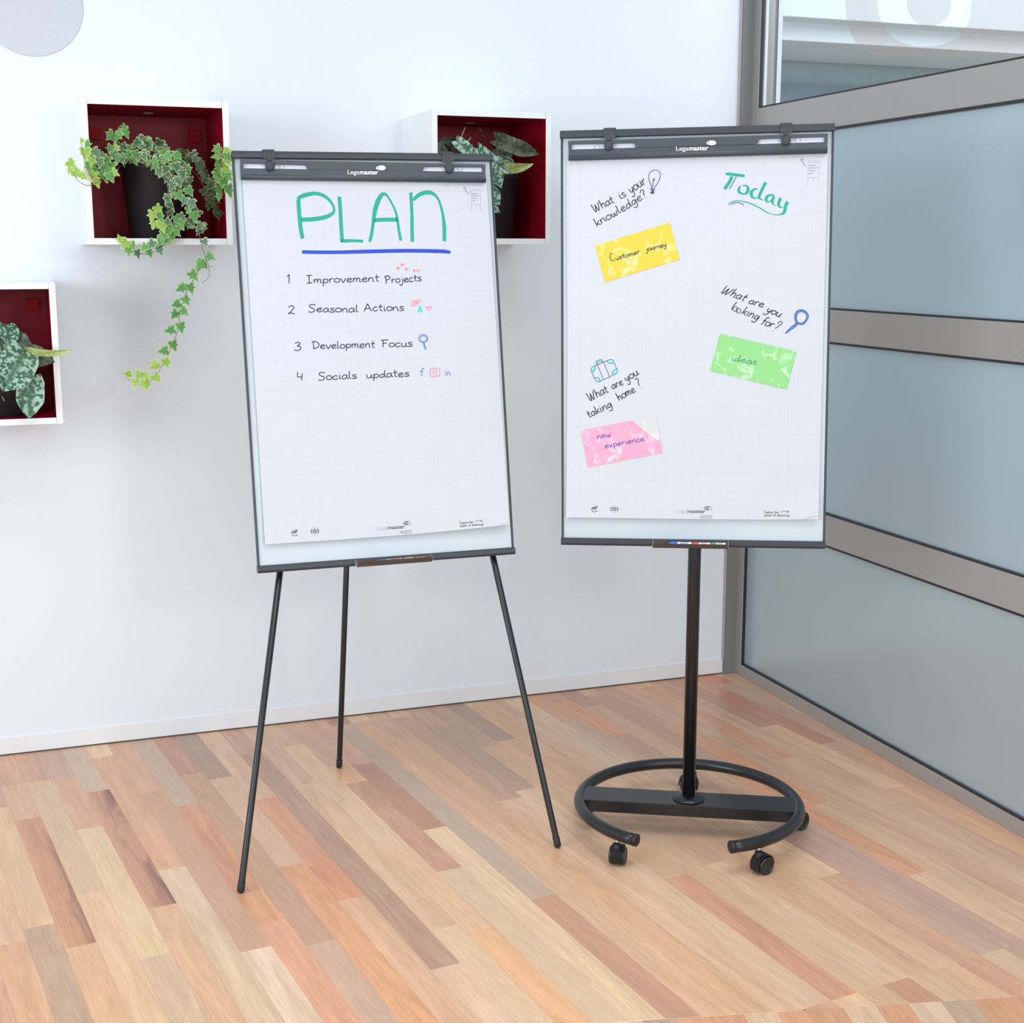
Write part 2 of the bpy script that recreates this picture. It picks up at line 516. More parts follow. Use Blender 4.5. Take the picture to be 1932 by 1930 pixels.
def thing(name, label, cat, loc, group=None):
    o = bpy.data.objects.new(name, None)
    col.objects.link(o)
    o.location = loc
    o.empty_display_size = 0.1
    o['label'] = label; o['category'] = cat
    if group: o['group'] = group
    ORG[o.name] = Vector(loc)
    return o


def obj(name, mb, mats, parent=None, label=None, bevel=0.0, org=None, kind=None):
    if not isinstance(mats, (list, tuple)): mats = [mats]
    og = org_of(parent) if parent is not None else (Vector(org) if org is not None else Vector((0, 0, 0)))
    me = mb.mesh(name, mats, og) if isinstance(mb, MB) else mb
    o = bpy.data.objects.new(name, me)
    col.objects.link(o)
    if parent is not None: o.parent = parent
    else: o.location = og
    ORG[o.name] = og
    if label: o['label'] = label
    if kind: o['kind'] = kind
    if bevel > 0:
        bv = o.modifiers.new('bevel', 'BEVEL'); bv.width = bevel; bv.segments = 2; bv.limit_method = 'ANGLE'
    return o


def tag(o, label, cat, group=None):
    o['label'] = label; o['category'] = cat
    if group: o['group'] = group
    return o


def struct(name, mb, mats, parent=None, label=None, bevel=0.0):
    o = obj(name, mb, mats, parent, label, bevel)
    if parent is None: o['kind'] = 'structure'
    return o


# ------------------------------------------------------------------ walls
WT = 3.1
m = MB(); m.box((-2.6, YW, 0), (2.574, YW + 0.12, 3.9))
struct('wall_back', m, M['wall'], label='plain white painted back wall')
m = MB(); m.box((-2.6, YW - 0.004, 0.004), (2.570, YW, 0.062)); 
struct('baseboard_back', m, M['skirt'], label='low white skirting board along the back wall', bevel=0.0015)
m = MB(); m.box((-2.6, YW - 0.0045, 0.0), (2.570, YW, 0.003))
struct('trim_1', m, M['joint'], label='thin dark joint under the skirting board')

# ------------------------------------------------------------------ floor: strips laid 7 degrees off the wall
TH = R_(-7.05)
DV = Vector((math.sin(TH), math.cos(TH)))
NV = Vector((DV.y, -DV.x))
PW = 0.0737
U0 = 0.4415


def clip_poly(poly, a, b, c):
    """keep a*x + b*y <= c"""
    out = []
    for i in range(len(poly)):
        p, q = poly[i], poly[(i + 1) % len(poly)]
        fp, fq = a * p[0] + b * p[1] - c, a * q[0] + b * q[1] - c
        if fp <= 0: out.append(p)
        if (fp < 0 < fq) or (fq < 0 < fp):
            t = fp / (fp - fq); out.append((p[0] + (q[0] - p[0]) * t, p[1] + (q[1] - p[1]) * t))
    return out


PZ = 0.0
BA = (1.421, 2.436); BB = (2.041, 2.289)
bd = Vector((BB[0] - BA[0], BB[1] - BA[1])).normalized(); bn = Vector((-bd.y, bd.x))
bc = bn.x * BA[0] + bn.y * BA[1]


def in_view(p):
    d = Vector((p[0], p[1], 0)) - CAMP
    z = d.dot(FWD)
    if z < 0.3: return False
    x = CX + FPX * d.dot(RGT) / z; y = CY - FPX * d.dot(UPV) / z
    return -30 < x < W_ + 30 and y < H_ + 30


floor_slab = MB(); floor_slab.box((-2.6, 0.3, -0.06), (6.4, 6.6, -0.006))
floor = struct('floor', floor_slab, M['joint'], label='hardwood strip floor')


class PlankSet:
    """builds a plank mesh with uv in metres, tint and streak attributes"""

    def __init__(s): s.items = []

    def add(s, poly, tint, streak, du, dv, ax, ay):
        s.items.append((poly, tint, streak, du, dv, ax, ay))

    def build(s, name, parent, kind=None):
        verts, faces, uvs, tints, strk = [], [], [], [], []
        for poly, tint, streak, du, dv, ax, ay in s.items:
            n = len(poly); b = len(verts)
            cx_ = sum(p[0] for p in poly) / n; cy_ = sum(p[1] for p in poly) / n
            ins = []
            for p in poly:
                d = Vector((cx_ - p[0], cy_ - p[1])); l = d.length
                ins.append((p[0] + d.x / l * 0.0010, p[1] + d.y / l * 0.0010))
            verts += [(p[0], p[1], PZ - 0.004) for p in poly]
            verts += [(p[0], p[1], PZ - 0.0007) for p in poly]
            verts += [(p[0], p[1], PZ) for p in ins]
            fs = []
            for i in range(n):
                j = (i + 1) % n
                fs.append((b + i, b + j, b + n + j, b + n + i)); fs.append((b + n + i, b + n + j, b + 2 * n + j, b + 2 * n + i))
            fs.append(tuple(b + 2 * n + i for i in range(n)))
            # signed area for orientation
            A = sum(poly[i][0] * poly[(i + 1) % n][1] - poly[(i + 1) % n][0] * poly[i][1] for i in range(n))
            if A < 0: fs = [tuple(reversed(f)) for f in fs]
            faces += fs
            for f in fs:
                for vi in f:
                    x, y, _ = verts[vi]
                    uvs.append((x * ax.x + y * ax.y + du, x * ay.x + y * ay.y + dv))
                    tints.append(tint)
                    loc = x * ax.x + y * ax.y
                    strk.append(streak(loc) if callable(streak) else streak)
        me = bpy.data.meshes.new(name)
        me.from_pydata(verts, [], faces)
        me.materials.append(M['plank'])
        ul = me.uv_layers.new(name='UVMap')
        flat = [c for t in uvs for c in t]
        ul.data.foreach_set('uv', flat)
        ca = me.attributes.new('tint', 'FLOAT_COLOR', 'CORNER')
        ca.data.foreach_set('color', [c for t in tints for c in t])
        sa = me.attributes.new('streak', 'FLOAT', 'CORNER')
        sa.data.foreach_set('value', strk)
        o = bpy.data.objects.new(name, me)
        col.objects.link(o)
        o.parent = parent
        if kind: o['kind'] = kind
        return o


# colours read from the photograph (sRGB) for rows; each row lists (v where the strip ends toward the viewer, colour, streak)
PAL = [(222, 187, 152), (218, 180, 146), (226, 196, 162), (212, 168, 138), (205, 160, 130), (222, 176, 140),
       (230, 206, 172), (200, 166, 142), (196, 174, 152), (216, 186, 156), (224, 190, 158), (208, 176, 152), (228, 200, 168)]
ROWS = {
    -3: [(4.1, (206, 170, 142)), (3.55, (214, 172, 138)), (2.9, (206, 162, 130)), (2.3, (186, 142, 120))],
    -2: [(4.33, (196, 162, 140)), (3.9, (176, 132, 112)), (3.3, (222, 186, 150)), (2.55, (214, 172, 136))],
    -1: [(4.18, (198, 160, 140)), (3.357, (224, 192, 152)), (2.5, (200, 176, 150), 0.35)],
    0: [(4.36, (208, 168, 140)), (4.06, (216, 178, 146)), (3.21, (208, 156, 118), 0.8), (2.5, (222, 184, 146))],
    1: [(4.35, (200, 160, 140)), (3.49, (216, 192, 156), 0.12), (2.5, (224, 192, 156))],
    2: [(4.33, (196, 170, 150)), (3.91, (212, 172, 142)), (3.08, (236, 214, 172), 0.1), (2.5, (212, 186, 156))],
    3: [(4.184, (208, 188, 168), 0.1), (3.327, (206, 158, 128), 1.0), (2.3, (222, 186, 150))],
    4: [(4.475, (232, 206, 168)), (3.536, (216, 172, 138)), (2.3, (220, 200, 168))],
    5: [(4.1, (212, 172, 146)), (3.003, (206, 168, 140), 0.15), (2.3, (234, 214, 186))],
    6: [(3.95, (206, 184, 160), 0.15), (3.30, (208, 152, 120)), (3.12, (224, 168, 128)), (2.3, (218, 164, 134))],
    7: [(4.2, (190, 148, 128)), (2.963, (202, 168, 140), 0.25), (2.3, (206, 176, 154))],
    8: [(4.12, (178, 160, 142), 0.3), (3.41, (222, 190, 162), 0.2), (2.3, (226, 170, 128))],
    9: [(3.893, (222, 190, 164)), (3.38, (212, 158, 126)), (3.15, (216, 152, 118)), (2.3, (224, 186, 152))],
    10: [(4.3, (208, 168, 146)), (2.724, (196, 166, 144), 0.35), (2.2, (226, 196, 168))],
    11: [(3.95, (218, 184, 160)), (2.9, (226, 194, 160)), (2.2, (230, 206, 170), 0.15)],
    12: [(4.3, (216, 184, 158)), (3.38, (234, 208, 172), 0.1), (2.85, (226, 192, 156)), (2.2, (228, 182, 138))],
    13: [(4.06, (214, 176, 150)), (3.89, (230, 184, 140)), (3.19, (202, 158, 134)), (2.2, (228, 206, 172), 0.15)],
    14: [(4.03, (218, 176, 152)), (3.457, (194, 148, 124), 0.2), (2.2, (230, 206, 170))],
    15: [(4.42, (190, 146, 128)), (2.933, (204, 186, 166), 0.2), (2.2, (210, 166, 136), 0.3)],
    16: [(4.42, (232, 206, 176)), (3.4, (224, 182, 150)), (2.2, (224, 188, 154))],
    17: [(4.2, (212, 178, 152)), (3.0, (222, 182, 146)), (2.2, (222, 184, 148))],
    18: [(4.4, (226, 194, 164)), (3.55, (204, 172, 148), 0.3), (2.2, (226, 192, 160))],
    19: [(4.25, (206, 172, 150)), (3.6, (196, 168, 148), 0.3), (2.2, (222, 194, 162))],
    20: [(4.0, (200, 166, 146)), (2.88, (222, 190, 154), 0.15), (2.2, (212, 160, 132))],
    21: [(4.02, (188, 158, 144), 0.25), (3.3, (224, 182, 146)), (2.2, (224, 196, 160), 0.25)],
    22: [(4.4, (224, 196, 166)), (3.5, (220, 180, 144)), (2.9, (204, 172, 144)), (2.2, (226, 198, 164))],
    23: [(4.2, (214, 180, 154)), (3.4, (222, 190, 158)), (2.2, (216, 178, 148))],
    24: [(4.4, (226, 196, 164)), (3.6, (228, 202, 170)), (2.85, (212, 176, 142)), (2.2, (224, 190, 156))],
    25: [(4.1, (222, 168, 136)), (3.3, (216, 184, 156)), (2.7, (226, 198, 164)), (2.2, (210, 170, 142))],
    26: [(4.3, (206, 164, 140)), (3.9, (224, 162, 126)), (3.1, (204, 168, 146), 0.2), (2.2, (196, 166, 150))],
    27: [(4.2, (198, 158, 138), 0.3), (3.2, (218, 184, 152)), (2.2, (196, 166, 152))],
    28: [(4.3, (212, 182, 156)), (3.4, (204, 166, 142), 0.2), (2.6, (220, 164, 128)), (2.2, (222, 190, 158))],
    29: [(3.9, (208, 170, 146)), (3.1, (222, 164, 130)), (2.2, (218, 186, 154))],
    30: [(4.2, (220, 176, 144)), (3.5, (214, 180, 152)), (2.2, (208, 172, 148))],
    31: [(4.3, (222, 186, 152)), (3.45, (220, 166, 132)), (2.2, (216, 184, 156))],
    32: [(4.1, (208, 162, 134)), (3.0, (212, 176, 148)), (2.2, (206, 172, 150))],
    33: [(3.73, (198, 150, 126), 0.2), (3.095, (228, 192, 158)), (2.2, (218, 176, 142))],
    34: [(4.1, (214, 156, 126)), (3.5, (204, 148, 124), 0.3), (2.2, (208, 170, 146))],
    35: [(4.2, (216, 140, 110)), (3.4, (196, 168, 152)), (2.2, (214, 166, 136))],
}


def shade(c, k=1.0):
    c = tuple(v * 0.80 + m_ * 0.20 for v, m_ in zip(c, (220, 186, 154)))
    r, g, b, a = lin(c)
    return (r * k * 0.97, g * k * 0.87, b * k * 0.83, 1.0)


def lay(u, v0, v1):
    pts = []
    for uu, vv in ((u, v0), (u + PW, v0), (u + PW, v1), (u, v1)):
        p = NV * uu + DV * vv
        pts.append((p.x, p.y))
    return pts


rng_f = random.Random(11)
far_set = PlankSet()
n_planks = 0
for k in range(-45, 44):
    u = U0 + k * PW
    segs = ROWS.get(k)
    lst = []
    v = 5.6 if segs is None else 5.4
    if segs:
        for s_ in segs:
            lst.append((v, s_[0], s_[1], s_[2] if len(s_) > 2 else 0.0)); v = s_[0]
    else:
        v = 5.3 + rng_f.random() * 0.7
    while v > 0.3:
        L_ = rng_f.choice((0.35, 0.5, 0.62, 0.8, 0.95))
        if k > 20: L_ *= 0.95
        c = rng_f.choice(PAL)
        lst.append((v, v - L_, c, rng_f.choice((0, 0, 0.15, 0.3))))
        v -= L_
    for (va, vb, c, st) in lst:
        poly = lay(u, vb, va)
        poly = clip_poly(poly, 0, 1, YW - 0.003)          # back wall
        if len(poly) < 3: continue
        poly = clip_poly(poly, 1, 0, XG + 0.005)          # glass partition
        if len(poly) < 3: continue
        poly = clip_poly(poly, -1, 0, 2.58)
        if len(poly) < 3: continue
        poly = clip_poly(poly, 0, -1, -0.4)
        if len(poly) < 3: continue
        poly = clip_poly(poly, -bn.x, -bn.y, -bc - 0.0)   # meets the other laying direction
        if len(poly) < 3: continue
        A = abs(sum(poly[i][0] * poly[(i + 1) % len(poly)][1] - poly[(i + 1) % len(poly)][0] * poly[i][1] for i in range(len(poly)))) / 2
        if A < 2e-4: continue
        kk = 1 + rng_f.uniform(-0.03, 0.03)
        uu = u
        if st >= 0.5:
            sf = (lambda loc, uu=uu, st=st: st * max(0.0, min(1.0, (loc - uu) / PW)) ** 1.5)
        else:
            sf = st
        args = (poly, shade(c, kk), sf, rng_f.random() * 9, rng_f.random() * 40, NV, DV)
        if any(in_view(p) for p in poly) and n_planks < 285:
            ps = PlankSet(); ps.add(*args); ps.build('plank', floor); n_planks += 1
        else:
            far_set.add(*args)
# second laying direction in the right foreground
cols2 = [(226, 200, 170), (214, 160, 126), (228, 206, 178), (186, 168, 146), (216, 164, 128), (214, 158, 126), (222, 200, 164), (220, 168, 132), (216, 166, 132)]
dn = -bn
for k in range(-40, 30):
    a0 = 0.148 + (k - 2) * 0.0745
    for j in range(4):
        d0 = j * 0.5 + (0 if j == 0 else 0.07 * (k % 3)); d1 = (j + 1) * 0.5 + 0.07 * (k % 3)
        poly = []
        for aa, dd in ((a0, d0), (a0 + 0.0745, d0), (a0 + 0.0745, d1), (a0, d1)):
            p = Vector(BA) + bd * aa + dn * dd
            poly.append((p.x, p.y))
        for cl in ((1, 0, XG + 0.005), (-1, 0, 2.58), (0, -1, -0.4)):
            if len(poly) >= 3: poly = clip_poly(poly, *cl)
        if len(poly) < 3: continue
        c = cols2[(k + 40 + 2) % 9] if j == 0 else rng_f.choice(PAL)
        args = (poly, shade(c), 0.0, rng_f.random() * 9, rng_f.random() * 40, bd, dn)
        if j == 0 and any(in_view(p) for p in poly) and n_planks < 298:
            ps = PlankSet(); ps.add(*args); ps.build('plank', floor); n_planks += 1
        else:
            far_set.add(*args)
far_set.build('outer_planks', floor, 'stuff')
print('PLANKS', n_planks)

# floor of the room behind the glass
m = MB(); m.box((XG + 0.07, 0.3, -0.006), (6.4, 6.6, 0.0))
struct('floor_2', m, mat('tan_floor', (206, 172, 138), 0.5), label='tan floor of the room behind the glass partition')

# ------------------------------------------------------------------ glass partition on the right
YS = 4.605   # inner edge of the stile next to the post
Y0 = 0.85
rails = [(-0.0, 0.047), (0.635, 0.739), (1.331, 1.438), (2.035, 2.141), (2.96, WT)]
pr = struct('wall_right', (lambda q: (q.box((XG, YS, 0), (XG + 0.06, YW - 0.012, WT)), q)[1])(MB()), M['frame'],
            label='glazed partition with warm grey metal rails', bevel=0.0015)
m = MB(); m.box((2.574, YW - 0.014, 0.0), (2.622, YW + 0.05, WT)); m.box((2.6, YW + 0.004, 0), (2.727, YW + 0.12, WT))
struct('trim_2', m, M['postdark'], label='dark grey corner post between white wall and partition')
m = MB(); m.box((2.566, YW - 0.010, 0.06), (2.5735, YW + 0.01, WT))
struct('trim_3', m, M['mauve'], label='narrow pale sealant strip beside the corner post')
m = MB(); m.box((2.727, YW + 0.0, 0.0), (2.745, YW + 0.12, WT))
struct('trim_4', m, M['farwhite'], label='white edge strip beyond the glass at the corner')
for z0, z1 in rails:
    m = MB(); m.box((XG, Y0, z0), (XG + 0.06, YS, z1))
    obj('rail', m, M['frame'], pr, bevel=0.0015)
m = MB(); m.box((XG, Y0 - 0.06, 0), (XG + 0.06, Y0, WT))
obj('stile', m, M['frame'], pr, bevel=0.0015)
for i in range(4):
    z0, z1 = rails[i][1], rails[i + 1][0]
    g = 0.006
    s_ = MB()
    s_.box((XG + 0.002, Y0, z0), (XG + 0.022, YS, z0 + g)); s_.box((XG + 0.002, Y0, z1 - g * 1.3), (XG + 0.022, YS, z1))
    s_.box((XG + 0.002, YS - g * 0.7, z0 + g), (XG + 0.013, YS, z1 - g)); s_.box((XG + 0.002, Y0, z0 + g), (XG + 0.013, Y0 + g, z1 - g))
    obj('seal', s_, M['seal'], pr)
    p_ = MB(); p_.box((XG + 0.012, Y0 + g, z0 + g), (XG + 0.018, YS - g, z1 - g))
    if i < 3:
        obj('pane', p_, M['frost'], pr, label='frosted pane')
    else:
        obj('pane', p_, M['clear'], pr, label='clear upper pane')
# narrow bright bead at the upper pane
m = MB(); m.box((XG + 0.019, YS - 0.004, 2.147), (XG + 0.030, YS - 0.0005, 2.95))
obj('bead', m, M['farwhite'], pr)
# big translucent lettering on the clear pane (only its foot is in the frame)
def gp(x, y, off=0.002):
    return onX(x, y, XG + 0.012 - off)
dm = MB()
outer = [(1593, -60), (1595, 0), (1597, 35), (1603, 60), (1614, 80), (1631, 95), (1652, 104), (1700, 105.5), (1760, 106.5), (1830, 108), (1890, 109.5), (1990, 112)]
inner = [(1653, -60), (1655, 0), (1658, 28), (1666, 50), (1680, 67), (1698, 79), (1722, 86.5), (1748, 88), (1775, 85), (1798, 76), (1816, 60), (1828, 40), (1834, 0)]
k = [0, 1, 2, 3, 4, 5, 6, 7, 8, 9, 10, 11]
for i in range(len(outer) - 1):
    a, b = outer[i], outer[i + 1]; c, d = inner[i], inner[i + 1]
    dm.poly([gp(*a), gp(*b), gp(*d), gp(*c)])
dm.poly([gp(1834, 0), gp(1828, 40), gp(1990, 112), gp(1990, 0)])
dm2 = MB()
el = [(1753 + 42 * math.cos(t), 8 + 42 * math.sin(t)) for t in [math.pi * 2 * i / 24 for i in range(24)]]
dm2.poly([gp(*q) for q in el])
lt = obj('lettering', dm, M['decal'], pr, label='translucent pinkish-grey film letter')
obj('lettering', dm2, M['decal'], pr, label='round inner part of the film letter')

# room beyond the partition
m = MB(); m.box((2.745, 6.25, 0), (6.4, 6.37, 4.2))
struct('wall_far', m, M['farwall'], label='grey-green wall of the room beyond the glass')
m = MB(); m.box((2.745, 6.21, 2.20), (6.4, 6.25, 2.44)); struct('trim_5', m, M['fardark'], label='darker blue-grey band on the far wall')
m = MB(); m.box((2.7455, 5.62, onY(1470, 75, 5.62).z), (6.4, 6.2, onY(1470, 33, 5.62).z)); struct('trim_6', m, M['farwhite'], label='lower white ceiling bulkhead beyond the glass', bevel=0.004)
m = MB(); m.box((2.7455, 5.50, onY(1470, 30, 5.50).z), (6.4, 6.2, 4.0)); struct('trim_7', m, M['farwhite'], label='upper white ceiling bulkhead beyond the glass', bevel=0.004)

# pale gridded disc high on the wall at the left
m = MB()
c0 = onY(58, 8, YW); rx = 0.152
m.lathe([(rx, 0), (rx, 0.003), (rx - 0.002, 0.004)], (c0.x, YW, c0.z), Vector((0, -1, 0)), 48)
disc = obj('paper_disc', m, M['paper'], None, org=(c0.x, YW, c0.z))
ul = disc.data.uv_layers.new(name='UVMap')
for lp in disc.data.loops:
    v = disc.data.vertices[lp.vertex_index].co; ul.data[lp.index].uv = (v.x, v.z)
tag(disc, 'round pale squared-paper disc high on the white wall, top left corner', 'wall paper')


# ------------------------------------------------------------------ shelf boxes
def wall_box(x0, x1, z0, z1, yf, label, hole_px=None):
    t = 0.018
    rt = thing('wall_box', label, 'shelf', ((x0 + x1) / 2, YW, z0), 'red-lined white shelf boxes on the back wall')
    # side panels: full height, inner faces red
    for s in (0, 1):
        a = x0 if s == 0 else x1 - t
        q = MB(); fi = [0, 0, 0, 1 if s == 0 else 0, 0, 1 if s == 1 else 0]
        q.box((a, yf, z0), (a + t, YW, z1), fi)
        obj('side_panel', q, [M['boxwhite'], M['boxred']], rt)
    q = MB(); q.box((x0 + t + 0.0006, yf + 0.0005, z1 - t), (x1 - t - 0.0006, YW, z1), [1, 0, 0, 0, 0, 0]); obj('top_panel', q, [M['boxwhite'], M['boxred']], rt)
    q = MB(); q.box((x0 + t + 0.0006, yf + 0.0005, z0), (x1 - t - 0.0006, YW, z0 + t), [0, 1, 0, 0, 0, 0]); obj('bottom_panel', q, [M['boxwhite'], M['boxred']], rt)
    q = MB(); q.box((x0 + t, YW - 0.012, z0 + t), (x1 - t, YW - 0.001, z1 - t), 0); obj('back_panel', q, [M['boxred']], rt)
    for s in (0, 1):
        bx = x0 + t + 0.022 if s == 0 else x1 - t - 0.022 - 0.034
        q = MB(); q.box((bx, YW - 0.028, z1 - t - 0.075), (bx + 0.034, YW - 0.012, z1 - t - 0.038)); obj('bracket', q, M['bracket'], rt, bevel=0.001)
    # cable hole ring in the top panel
    q = MB(); q.lathe([(0.017, 0), (0.017, 0.001), (0.012, 0.001), (0.012, 0)], ((x0 + x1) / 2, yf + 0.22, z1 - t - 0.0012), Vector((0, 0, 1)), 24, caps=False)
    obj('hole_ring', q, M['greyring'], rt)
    return rt


YF = 4.30
wall_box(0.247, 0.6665, 1.651, 2.0655, YF, 'white shelf box with red inside, holding the trailing ivy')
wall_box(1.295, 1.6945, 1.654, 2.067, YF, 'white shelf box with red inside, partly behind the left flipchart')
wall_box(-0.272, 0.1485, 1.131, 1.542, YF, 'lowest white shelf box, cut off by the left picture edge')


def pot(parent, cx_, cy_, z0, z1, rt_, rb):
    q = MB()
    h = z1 - z0
    q.lathe([(rb * 0.96, 0), (rb, 0.004), (rt_ - 0.003, h - 0.02), (rt_, h - 0.018), (rt_, h - 0.002), (rt_ - 0.002, h), (rt_ - 0.006, h), (rt_ - 0.009, h - 0.03)],
            (cx_, cy_, z0), seg=40, caps=True)
    obj('pot', q, M['pot'], parent)
    q = MB(); q.lathe([(rt_ - 0.009, 0), (rt_ - 0.02, 0.004)], (cx_, cy_, z1 - 0.028), seg=24)
    obj('soil', q, M['soil'], parent)


# ------------------------------------------------------------------ ivy
def ivy_leaf_mesh(name, mt, seed):
    rr = random.Random(seed)
    # five-lobed outline, stem at the origin, tip toward -Z, facing -Y
    base = [(0.0, 0.02), (0.16, 0.17), (0.36, 0.20), (0.52, 0.02), (0.36, -0.22), (0.50, -0.44), (0.26, -0.54), (0.14, -0.78), (0.0, -1.02)]
    base = [(x * rr.uniform(0.9, 1.1), z * rr.uniform(0.93, 1.07)) for x, z in base]
    out = base + [(-x * rr.uniform(0.9, 1.1), z * rr.uniform(0.95, 1.05)) for x, z in reversed(base[1:-1])]
    n = len(out)
    verts, edge = [], []

    def yb(x, z): return 0.22 * abs(x) - 0.16 * (z + 0.4) ** 2 + 0.03 * math.sin(9 * x + seed)
    for x, z in out: verts.append((x, yb(x, z), z)); edge.append(1.0)
    cz = -0.36
    for x, z in out:
        xx, zz = x * 0.62, cz + (z - cz) * 0.66
        verts.append((xx, yb(xx, zz), zz)); edge.append(0.25)
    verts.append((0, yb(0, cz) + 0.01, cz)); edge.append(0.0)
    faces = []
    for i in range(n):
        j = (i + 1) % n
        faces.append((i, j, n + j, n + i)); faces.append((n + i, n + j, 2 * n))
    me = bpy.data.meshes.new(name)
    me.from_pydata(verts, [], faces)
    me.materials.append(mt)
    a = me.attributes.new('edge', 'FLOAT', 'POINT'); a.data.foreach_set('value', edge)
    me.polygons.foreach_set('use_smooth', [True] * len(faces))
    me.transform(Matrix.Scale(1.0, 4))
    me.update()
    return me


IV = {k: [ivy_leaf_mesh('leaf', M['ivy_' + k], s + hash_) for s in range(3)] for hash_, k in enumerate(('var', 'green', 'lime', 'dark'))}
ivy = thing('potted_ivy', 'variegated ivy in a black pot, trailing down from its shelf box', 'plant', (0.46, 4.45, 1.67))
pot(ivy, 0.463, 4.455, 1.6695, 1.893, 0.104, 0.083)
IO = ORG[ivy.name]
n_leaf = 0


def leaf_at(px, py, Y, size_px=17, kind='var', ang=None, face=None):
    global n_leaf
    p = onY(px, py, Y)
    s = size_px / 640.0 * (Y / 4.25)
    if ang is None: ang = random.uniform(-50, 50)
    if face is None: face = (random.uniform(-35, 20), random.uniform(-38, 30))
    me = random.choice(IV[kind])
    o = bpy.data.objects.new('leaf', me)
    col.objects.link(o)
    o.parent = ivy
    rot = Matrix.Rotation(R_(face[1] - 4), 4, 'Z') @ Matrix.Rotation(R_(face[0]), 4, 'X') @ Matrix.Rotation(R_(ang), 4, 'Y')
    T = Matrix.Translation(p - IO) @ rot @ Matrix.Scale(s, 4) @ Matrix.Translation((0, 0, 0.42))
    o.matrix_basis = T
    n_leaf += 1
    return o


# trailing vine, leaf by leaf as in the photograph (tip direction in degrees: 0 down, + toward left)
VY = 4.235
for px, py, sz, kd, an in [
    (387, 458, 16, 'var', -30), (398, 485, 19, 'green', -55), (376.6, 497, 20, 'green', 20), (387, 502, 15, 'green', -40), (374, 507, 15, 'green', 10),
    (366, 521, 22, 'green', -35), (341, 544, 20, 'green', 60), (360, 545, 20, 'green', -20), (332, 574, 19, 'green', 70), (352, 568, 19, 'green', -30),
    (329, 594, 19, 'green', 40), (348.4, 589, 18, 'green', -40), (320, 623, 20, 'green', 75), (341.6, 619, 20, 'green', -10), (307.4, 662, 20, 'green', 80),
    (328, 653, 20, 'green', -15), (290, 690, 20, 'lime', 60), (314, 686, 20, 'lime', -20), (240.7, 705, 15, 'lime', 90), (261, 709, 19, 'lime', 30),
    (277, 709.6, 15, 'lime', -60), (296, 714, 19, 'lime', -40), (254, 723, 17, 'lime', 10), (275, 727, 21, 'lime', -10)]:
    leaf_at(px, py, VY, sz, kd, an, (random.uniform(-20, 5), random.uniform(-20, 20)))
# lower curl crossing the white edge
for px, py, sz, kd, an in [
    (225, 449, 13, 'lime', 160), (235, 461, 20, 'lime', 40), (243, 475, 17, 'green', 0), (250, 464, 17, 'green', -20), (260, 480, 18, 'var', -10), (272, 467, 16, 'green', 30),
    (283, 479, 16, 'green', -15), (285, 462, 20, 'var', 30), (301, 458, 17, 'green', 20), (302, 473, 20, 'var', -20), (309, 445, 18, 'green', -60), (317, 457, 16, 'green', -30),
    (287, 408, 20, 'lime', 10), (300, 396, 19, 'lime', -40), (302, 412, 20, 'green', -30), (290, 424, 19, 'lime', 20), (307, 428, 22, 'lime', -10),
    (318, 436, 22, 'green', -10), (309, 444, 18, 'green', 0), (333, 438, 19, 'green', -40), (325, 447, 16, 'green', -10), (335, 415, 18, 'green', -30),
    (341, 425, 20, 'green', -30), (344, 411, 17, 'var', -40), (318, 419, 16, 'var', -60)]:
    leaf_at(px, py, 4.265, sz, kd, an, (random.uniform(-25, 5), random.uniform(-30, 30)))
# two upright rows at the right edge of the box
for px, py, sz, kd, an in [
    (408, 281, 17, 'green', 60), (408, 294, 18, 'green', 70), (411, 307, 15, 'green', 60), (413, 320, 18, 'green', 10), (411, 335, 22, 'green', 0), (416, 344, 18, 'green', -10),
    (414, 359, 19, 'green', -10), (413, 372, 14, 'green', 10), (430, 283, 15, 'lime', -80), (431, 297, 20, 'green', -20), (430, 306, 18, 'lime', -30), (429, 320, 20, 'lime', -60),
    (431, 333, 21, 'green', -40), (425, 345, 20, 'green', -30), (433, 361, 25, 'green', -10)]:
    leaf_at(px, py, 4.255 if px < 424 else 4.235, sz, kd, an, (random.uniform(-25, 5), random.uniform(-10, 35)))
# left arm and loop
for px, py, sz, kd, an in [
    (136, 310, 19, 'lime', -50), (131, 322, 14, 'lime', 20), (148, 327, 20, 'lime', -60), (158, 333, 16, 'lime', -50), (154, 264, 11, 'lime', 150), (165, 275, 18, 'green', -30),
    (161, 291, 22, 'lime', 0), (176, 293, 22, 'green', -20), (172, 305, 20, 'lime', 0), (183, 288, 17, 'var', -40), (192, 293, 17, 'var', -70), (169, 315, 18, 'green', 0),
    (178, 322, 19, 'green', -30), (176, 333, 18, 'lime', 20), (183, 346, 17, 'lime', -20), (188, 327, 18, 'green', -40), (199, 334, 22, 'green', -10), (205, 325, 20, 'green', 20),
    (188, 307, 18, 'var', 0), (200, 303, 19, 'green', 30), (208, 315, 20, 'green', 20), (218, 327, 16, 'lime', -60), (209, 335, 20, 'green', -20), (196, 318, 18, 'green', 0)]:
    leaf_at(px, py, 4.25 if px < 165 else 4.27 + random.uniform(0, .03), sz, kd, an, (random.uniform(-25, 5), random.uniform(-35, 15)))
# top sprig
for px, py, sz, kd, an in [(208, 257, 21, 'green', 50), (221, 258, 19, 'green', 20), (232, 241, 14, 'green', 40), (238, 252, 18, 'green', -20), (226, 248, 14, 'green', 170),
                           (217, 276, 18, 'lime', 170), (208, 282, 17, 'green', 20), (215, 292, 22, 'green', -10)]:
    leaf_at(px, py, 4.33, sz, kd, an, (random.uniform(-25, 5), random.uniform(-35, 35)))
